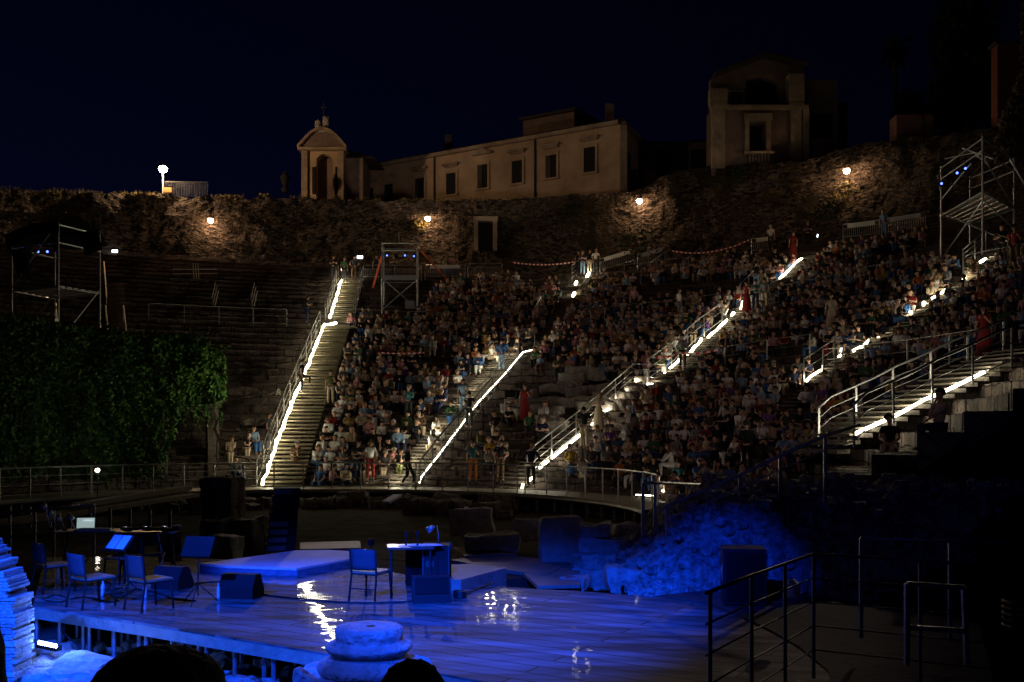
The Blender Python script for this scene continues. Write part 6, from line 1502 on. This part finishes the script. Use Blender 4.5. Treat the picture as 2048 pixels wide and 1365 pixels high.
STAND = [ # px, py of the soles, pose, variant, facing x offset, top, bottom, hair, hair colour, long sleeve, label
 (604, 789, 'standstep', 0, 'R', 'black', 'black', 'short', 'brown', 0, 'standing man in black with one foot raised on the leftmost stair'),
 (661, 812, 'stand', 0, None, 'olive', 'beige', 'short', 'brown', 0, 'person in olive top standing on the right edge of the leftmost stair'),
 (815, 975, 'standwalk', 0, 'R', 'black', 'black', 'short', 'black', 1, 'standing man all in black behind the railing left of the second stair foot'),
 (741, 966, 'stand', 1, None, 'white', 'red', 'long', 'brown', 0, 'standing woman in white top and red trousers behind the railing'),
 (715, 966, 'standarms', 1, None, 'black', 'navy', 'long', 'dark brown', 0, 'standing woman in black next to the one in red trousers'),
 (817, 845, 'standarms', 0, None, 'teal', 'dark grey', 'short', 'grey', 1, 'grey haired man in teal standing amid the left seating block'),
 (926, 832, 'stand', 0, None, 'light blue', 'light blue', 'long', 'brown', 0, 'standing person in pale blue beside the second stair'),
 (1003, 745, 'standhip', 0, None, 'blue', 'light blue', 'short', 'dark brown', 1, 'standing man in blue jacket and jeans at the bend of the second stair'),
 (938, 860, 'stand', 2, 'B', 'black', 'dark grey', 'short', 'black', 0, 'dark clothed person standing on the second stair halfway down'),
 (614, 650, 'standarms', 1, 'R', 'black', 'navy', 'short', 'brown', 0, 'lone person in black standing on the empty tiers left of the leftmost stair'),
 (667, 562, 'standarms', 0, None, 'black', 'dark grey', 'short', 'brown', 0, 'man in black standing left of the top of the leftmost stair'),
 (688, 566, 'stand', 1, None, 'green', 'dark grey', 'short', 'grey', 0, 'person in green standing beside the upright light at the stair top'),
 (708, 562, 'standhip', 1, None, 'dark grey', 'brown', 'short', 'brown', 0, 'person in dark clothes under the glowing sign at the stair top'),
 (753, 560, 'stand', 0, None, 'black', 'navy', 'short', 'brown', 0, 'person leaning near the left strap of the middle scaffold tower'),
 (787, 560, 'standarms', 1, None, 'dark grey', 'black', 'short', 'brown', 0, 'person standing inside the middle scaffold tower'),
 (893, 558, 'stand', 2, None, 'olive', 'blue', 'short', 'brown', 0, 'person in olive behind the barriers right of the middle tower'),
 (908, 558, 'standhip', 0, None, 'pink', 'blue', 'long', 'brown', 0, 'person in pink behind the barriers right of the middle tower'),
 (1165, 552, 'standarms', 0, None, 'navy', 'light blue', 'short', 'grey', 0, 'standing person in navy and light jeans at the top of the second stair'),
 (1179, 548, 'stand', 1, None, 'black', 'beige', 'short', 'brown', 0, 'person in black and beige beside the one in light jeans'),
 (1191, 546, 'standhip', 1, None, 'white', 'dark grey', 'long', 'blond', 0, 'blond person in white among the group at the second stair top'),
 (1157, 548, 'stand', 0, None, 'black', 'black', 'short', 'brown', 0, 'leftmost person of the group standing at the second stair top'),
 (1365, 742, 'stand', 0, 'B', 'grey', 'dark grey', 'short', 'brown', 1, 'man in grey climbing the third stair above the white notice'),
 (1197, 866, 'standarms', 1, None, 'beige', 'beige', 'long', 'blond', 0, 'woman in a long beige dress standing on the third stair'),
 (1168, 900, 'standhip', 0, 'B', 'black', 'beige', 'short', 'black', 0, 'person in black shirt and beige trousers low on the third stair'),
 (1062, 978, 'standhip', 1, None, 'navy', 'dark grey', 'short', 'blond', 1, 'fair haired person in navy standing at the foot of the third stair'),
 (1255, 900, 'stand', 1, 'R', 'white', 'grey', 'bun', 'white', 0, 'white haired person in pale clothes standing right of the third stair'),
 (1493, 628, 'stand', 2, None, 'red', 'red', 'long', 'brown', 0, 'person dressed all in red standing high on the third stair'),
 (1511, 625, 'standarms', 0, None, 'teal', 'navy', 'short', 'brown', 0, 'person in teal next to the one in red on the third stair'),
 (1529, 622, 'stand', 0, 'B', 'grey', 'beige', 'short', 'brown', 0, 'person in grey seen from behind on the third stair'),
 (1513, 585, 'standhip', 2, None, 'black', 'light blue', 'short', 'brown', 0, 'person in light jeans near the top of the third stair'),
 (1586, 520, 'stand', 1, None, 'red', 'red', 'short', 'brown', 0, 'person in a red outfit at the very top of the third stair'),
 (1616, 498, 'standarms', 2, None, 'black', 'black', 'long', 'blond', 0, 'blond person at the top beside a glowing phone'),
 (1541, 500, 'stand', 0, 'B', 'white', 'dark grey', 'short', 'grey', 0, 'person in white shirt seen from behind at the upper barrier'),
 (1358, 640, 'standhip', 0, 'R', 'white', 'grey', 'short', 'brown', 0, 'man in white shirt standing amid the upper middle block'),
 (1268, 632, 'stand', 1, None, 'pink', 'dark grey', 'short', 'grey', 0, 'person in pink standing amid the upper middle block'),
 (1663, 666, 'stand', 0, None, 'beige', 'beige', 'short', 'brown', 1, 'woman in long pale clothes standing right of the third stair, upper block'),
 (1968, 724, 'stand', 2, None, 'red', 'red', 'long', 'dark brown', 0, 'woman in a long red dress at the top of the wide metal stair'),
 (2004, 540, 'standarms', 0, None, 'black', 'dark grey', 'short', 'brown', 0, 'big man in black standing under the right scaffold tower'),
 (2030, 545, 'stand', 2, None, 'red', 'brown', 'short', 'brown', 0, 'person in red behind the big man under the right tower'),
 (1768, 480, 'stand', 1, 'B', 'light blue', 'light blue', 'long', 'blond', 0, 'person in pale blue standing between the two white banners'),
 (946, 968, 'stand', 0, None, 'teal', 'orange', 'short', 'dark brown', 0, 'dim person in teal standing right of the second stair foot'),
 (1000, 968, 'standhip', 1, None, 'black', 'brown', 'long', 'dark brown', 0, 'dim person in black standing midway along the orchestra railing'),
 (536, 905, 'stand', 1, 'R', 'dark grey', 'dark grey', 'short', 'brown', 0, 'person standing just left of the foot of the leftmost stair'),
 (1494, 955, 'standarms', 1, 'B', 'black', 'black', 'short', 'black', 1, 'dark silhouetted man standing in the lower right crowd'),
 (1050, 845, 'stand', 0, None, 'red', 'red', 'long', 'brown', 0, 'dim person in a red dress beside the screen table')]
blocked = []
for (px, py, kd, v, fx, top, bot, hr, hc_, lg, lab) in STAND:
    p = hit(px, py); p.z = max(p.z, 0) + .04
    f0 = facing(p.x, p.y)
    if fx == 'R': f0 += R(75)
    if fx == 'B': f0 += R(180)
    dr = top == bot and top in ('red', 'beige')
    person(p, f0, kd, v, top, bot, hr, hc_, rgq.choice(SKINS), lab, 'people standing in the audience', lg, 'long', 1.0 if 'big' not in lab else 1.12, dr); blocked.append((p.x, p.y))
SPEC = [(1338, 938, 'sitlean', 'R', 'white', 'white', 'long', 'reddish', 1, 'woman in bright white bending forward above the curved rail end'), (1284, 958, 'sitlean', 'R', 'black', 'navy', 'bun', 'dark brown', 0, 'person with bare arm bending down beside the curved rail end'),
 (1494, 832, 'sitphone', None, 'white', 'beige', 'short', 'brown', 0, 'young person in white reading, lit from the right, in the lower right block'), (1452, 862, 'sitphone', 'R', 'black', 'black', 'curly', 'dark brown', 0, 'person in black vest reading a sheet in the lower right block'),
 (1522, 815, 'sitlean', 'R', 'light blue', 'beige', 'short', 'brown', 0, 'person in patterned blue shirt bending over in the bright spot'), (864, 900, 'sitphone', 'R', 'white', 'beige', 'long', 'brown', 0, 'woman in white and tan sitting at the edge of the second stair'),
 (873, 872, 'sit', 'R', 'white', 'white', 'long', 'black', 0, 'woman in white trousers sitting at the edge of the second stair'), (899, 840, 'sitarms', None, 'green', 'blue', 'short', 'brown', 1, 'man in bright green sitting at the edge of the second stair'),
 (985, 720, 'sit', 'R', 'white', 'beige', 'short', 'brown', 0, 'person in white and beige sitting at the bend of the second stair'), (1447, 640, 'sitlean', None, 'white', 'dark grey', 'short', 'brown', 1, 'person in glowing white sitting beside the third stair lights'),
 (1875, 588, 'sitlean', 'R', 'white', 'beige', 'long', 'blond', 0, 'person in pale top bending over the fourth stair lights'), (1752, 688, 'sitlean', 'R', 'black', 'beige', 'long', 'reddish', 0, 'red haired person with bare arms above the fourth stair lights'),
 (1800, 645, 'sitlean', 'R', 'black', 'blue', 'curly', 'black', 0, 'person in jeans curled over a lit sheet by the fourth stair'), (1946, 560, 'sit', 'R', 'beige', 'beige', 'long', 'blond', 0, 'blond person in beige beside the scaffold foot'),
 (1622, 705, 'sitphone', 'R', 'white', 'blue', 'long', 'brown', 0, 'woman in white behind the level rail of the right block'), (1655, 700, 'sitarms', None, 'black', 'red', 'short', 'white', 0, 'bearded man in black with badge behind the level rail'),
 (1712, 838, 'sitphone', 'R', 'white', 'beige', 'short', 'dark brown', 0, 'brightly lit person in white at the foot of the wide metal stair'), (1780, 800, 'sitlean', 'R', 'mustard', 'blue', 'short', 'black', 0, 'person in yellow green top and jeans on the metal stair bench'),
 (1825, 775, 'sitlean', 'R', 'black', 'grey', 'short', 'dark brown', 0, 'person in black leaning forward right of the yellow top'), (1849, 765, 'sitlean', 'R', 'light blue', 'dark grey', 'short', 'brown', 0, 'person in pale blue leaning on the rail of the metal stair'),
 (798, 940, 'sit', None, 'black', 'olive', 'short', 'brown', 0, 'boy in dark jacket holding a white sheet in the front row'), (767, 945, 'sitarms', None, 'dark grey', 'beige', 'short', 'grey', 0, 'grey haired person in the front row beside the boy'),
 (590, 925, 'sit', None, 'brown', 'brown', 'short', 'white', 0, 'white haired person at the left end of the front row'), (494, 905, 'sitlean', None, 'black', 'beige', 'short', 'brown', 0, 'person in black and beige sitting left of the leftmost stair foot'), (460, 915, 'sit', None, 'beige', 'beige', 'short', 'brown', 0, 'leftmost seated person, in beige, near the ivy ruin')]
for (px, py, kd, fx, top, bot, hr, hc_, lg, lab) in SPEC:
    p = hit(px, py); k = round((pol(p.x, p.y)[0] - R0 - .16) / TREAD); p = Vector((p.x, p.y, max(surf(p.x, p.y), .42) + .02))
    f0 = facing(p.x, p.y) + (R(60) if fx == 'R' and 'right' not in lab else R(-60) if fx == 'R' else 0)
    person(p, f0, kd, 1, top, bot, hr, hc_, rgq.choice(SKINS), lab, 'people picked out by the stair lights', lg); blocked.append((p.x, p.y))
seats = [s for s in seats if all((s[0] - a) ** 2 + (s[1] - b) ** 2 > .22 for a, b in blocked)]
NIND = 300 - len(STAND) - len(SPEC)
used = {}
for s in seats[:NIND]:
    x, y, z, th, k, px, py = s; q = recipe(rgq); wdg, ri, si = lab_of[s]
    bald = q['hair'] is None
    lab = '%s top, %s, %s in row %s %s' % (q['top'], 'bald' if bald else q['hairc'] + ' hair', ordn(si), ordn(ri), WN[wdg])
    person((x, y, z), facing(x, y) + rgq.gauss(0, .42), q['kind'], q['v'], q['top'], q['bot'], q['hair'], q['hairc'], q['skin'], lab, 'seated people %s' % WN[wdg], q['long'], q['botkind'], q['scale'])
# the rest of the audience as one mass
proto = {}
def low(kind, v, hair, long):
    kk = (kind, v, hair, long)
    if kk not in proto:
        J = pose(kind, v + 1); parts = []
        N, E = body_nodes(J, False); parts.append((skin_arrays(N, E, 0), 0)); N, E = top_nodes(J, long); parts.append((skin_arrays(N, E, 0), 1)); N, E = bot_nodes(J, 'long'); parts.append((skin_arrays(N, E, 0), 2))
        parts.append((hair_arrays(J, hair, v, 5), 3)); vv = []; ff = []; cc = []
        for (a, b), ci in parts: o_ = len(vv); vv += a; ff += [tuple(i + o_ for i in f_) for f_ in b]; cc += [ci] * len(a)
        proto[kk] = (np.array(vv), ff, np.array(cc))
    return proto[kk]
AV = []; AF = []; AC = []; base_i = 0
for s in seats[NIND:]:
    x, y, z, th, k, px, py = s; q = recipe(rgq); v_, f_, c_ = low(q['kind'], q['v'], q['hair'] or 'short', q['long'])
    a = facing(x, y) + rgq.gauss(0, .42); ca, sa = math.cos(a), math.sin(a); sc = q['scale']
    vv = np.stack([(v_[:, 0] * ca - v_[:, 1] * sa) * sc + x, (v_[:, 0] * sa + v_[:, 1] * ca) * sc + y, v_[:, 2] * sc + z], 1)
    cols = np.array([q['skin'], NCOL[q['top']], NCOL[q['bot']], HAIRC[q['hairc']] if q['hair'] else q['skin']])[c_]
    AV.append(vv); AC.append(cols); AF += [tuple(i + base_i for i in f2) for f2 in f_]; base_i += len(vv)
me = bpy.data.meshes.new('crowd'); me.from_pydata(np.concatenate(AV).tolist(), [], AF); me.materials.append(M_crowd)
ca_ = me.color_attributes.new('Col', 'FLOAT_COLOR', 'POINT'); cc = np.concatenate(AC); ca_.data.foreach_set('color', np.concatenate([cc, np.ones((len(cc), 1))], 1).astype(np.float32).ravel())
me.polygons.foreach_set('use_smooth', [True] * len(me.polygons)); me.update()
co_ = bpy.data.objects.new('crowd', me); COL.objects.link(co_); tag(co_, 'rest of the seated audience in the higher rows', 'crowd', kind='stuff')
print('W5', sum(1 for q in lab_of.values() if q[0] == 5), 'SEATS', len(seats), 'crowd verts', base_i, 'stand', len(STAND), 'spec', len(SPEC))
# screens and table in the ruined gap
p = hit(1062, 830); r = thing('control_table', 'small table with two dark screens at the edge of the ruined gap', 'table', p)
MB().beam(p + V(-1.3, 0, .75), p + V(.8, 0, .75), .6, .04).build('tabletop', M_dsteel, r)
for dx in (-1.25, .75): MB().beam(p + V(dx, 0, 0), p + V(dx, 0, .75), .05).build('leg', M_steel, r)
for i, (dx, nm) in enumerate(((-1.0, 'left dark screen on the small table in the gap'), (-.45, 'right dark screen on the small table in the gap'))):
    solo(MB().box(p + V(dx, -.05, 1.0), (.5, .04, .36)), 'monitor_screen', M_black, nm, 'screen')
for i, (px, py, lab) in enumerate(((1635, 472, 'glowing phone held up at the top of the third stair'), (1682, 700, 'small glowing screen behind the level rail'))):
    q = hit(px, py + 30); q = P(px, py, q.y - .2); mb = MB().box(q, (.09, .02, .2), 0, 0, .15); solo(mb, 'phone', M_exit, lab, 'phone', 'glowing phones')
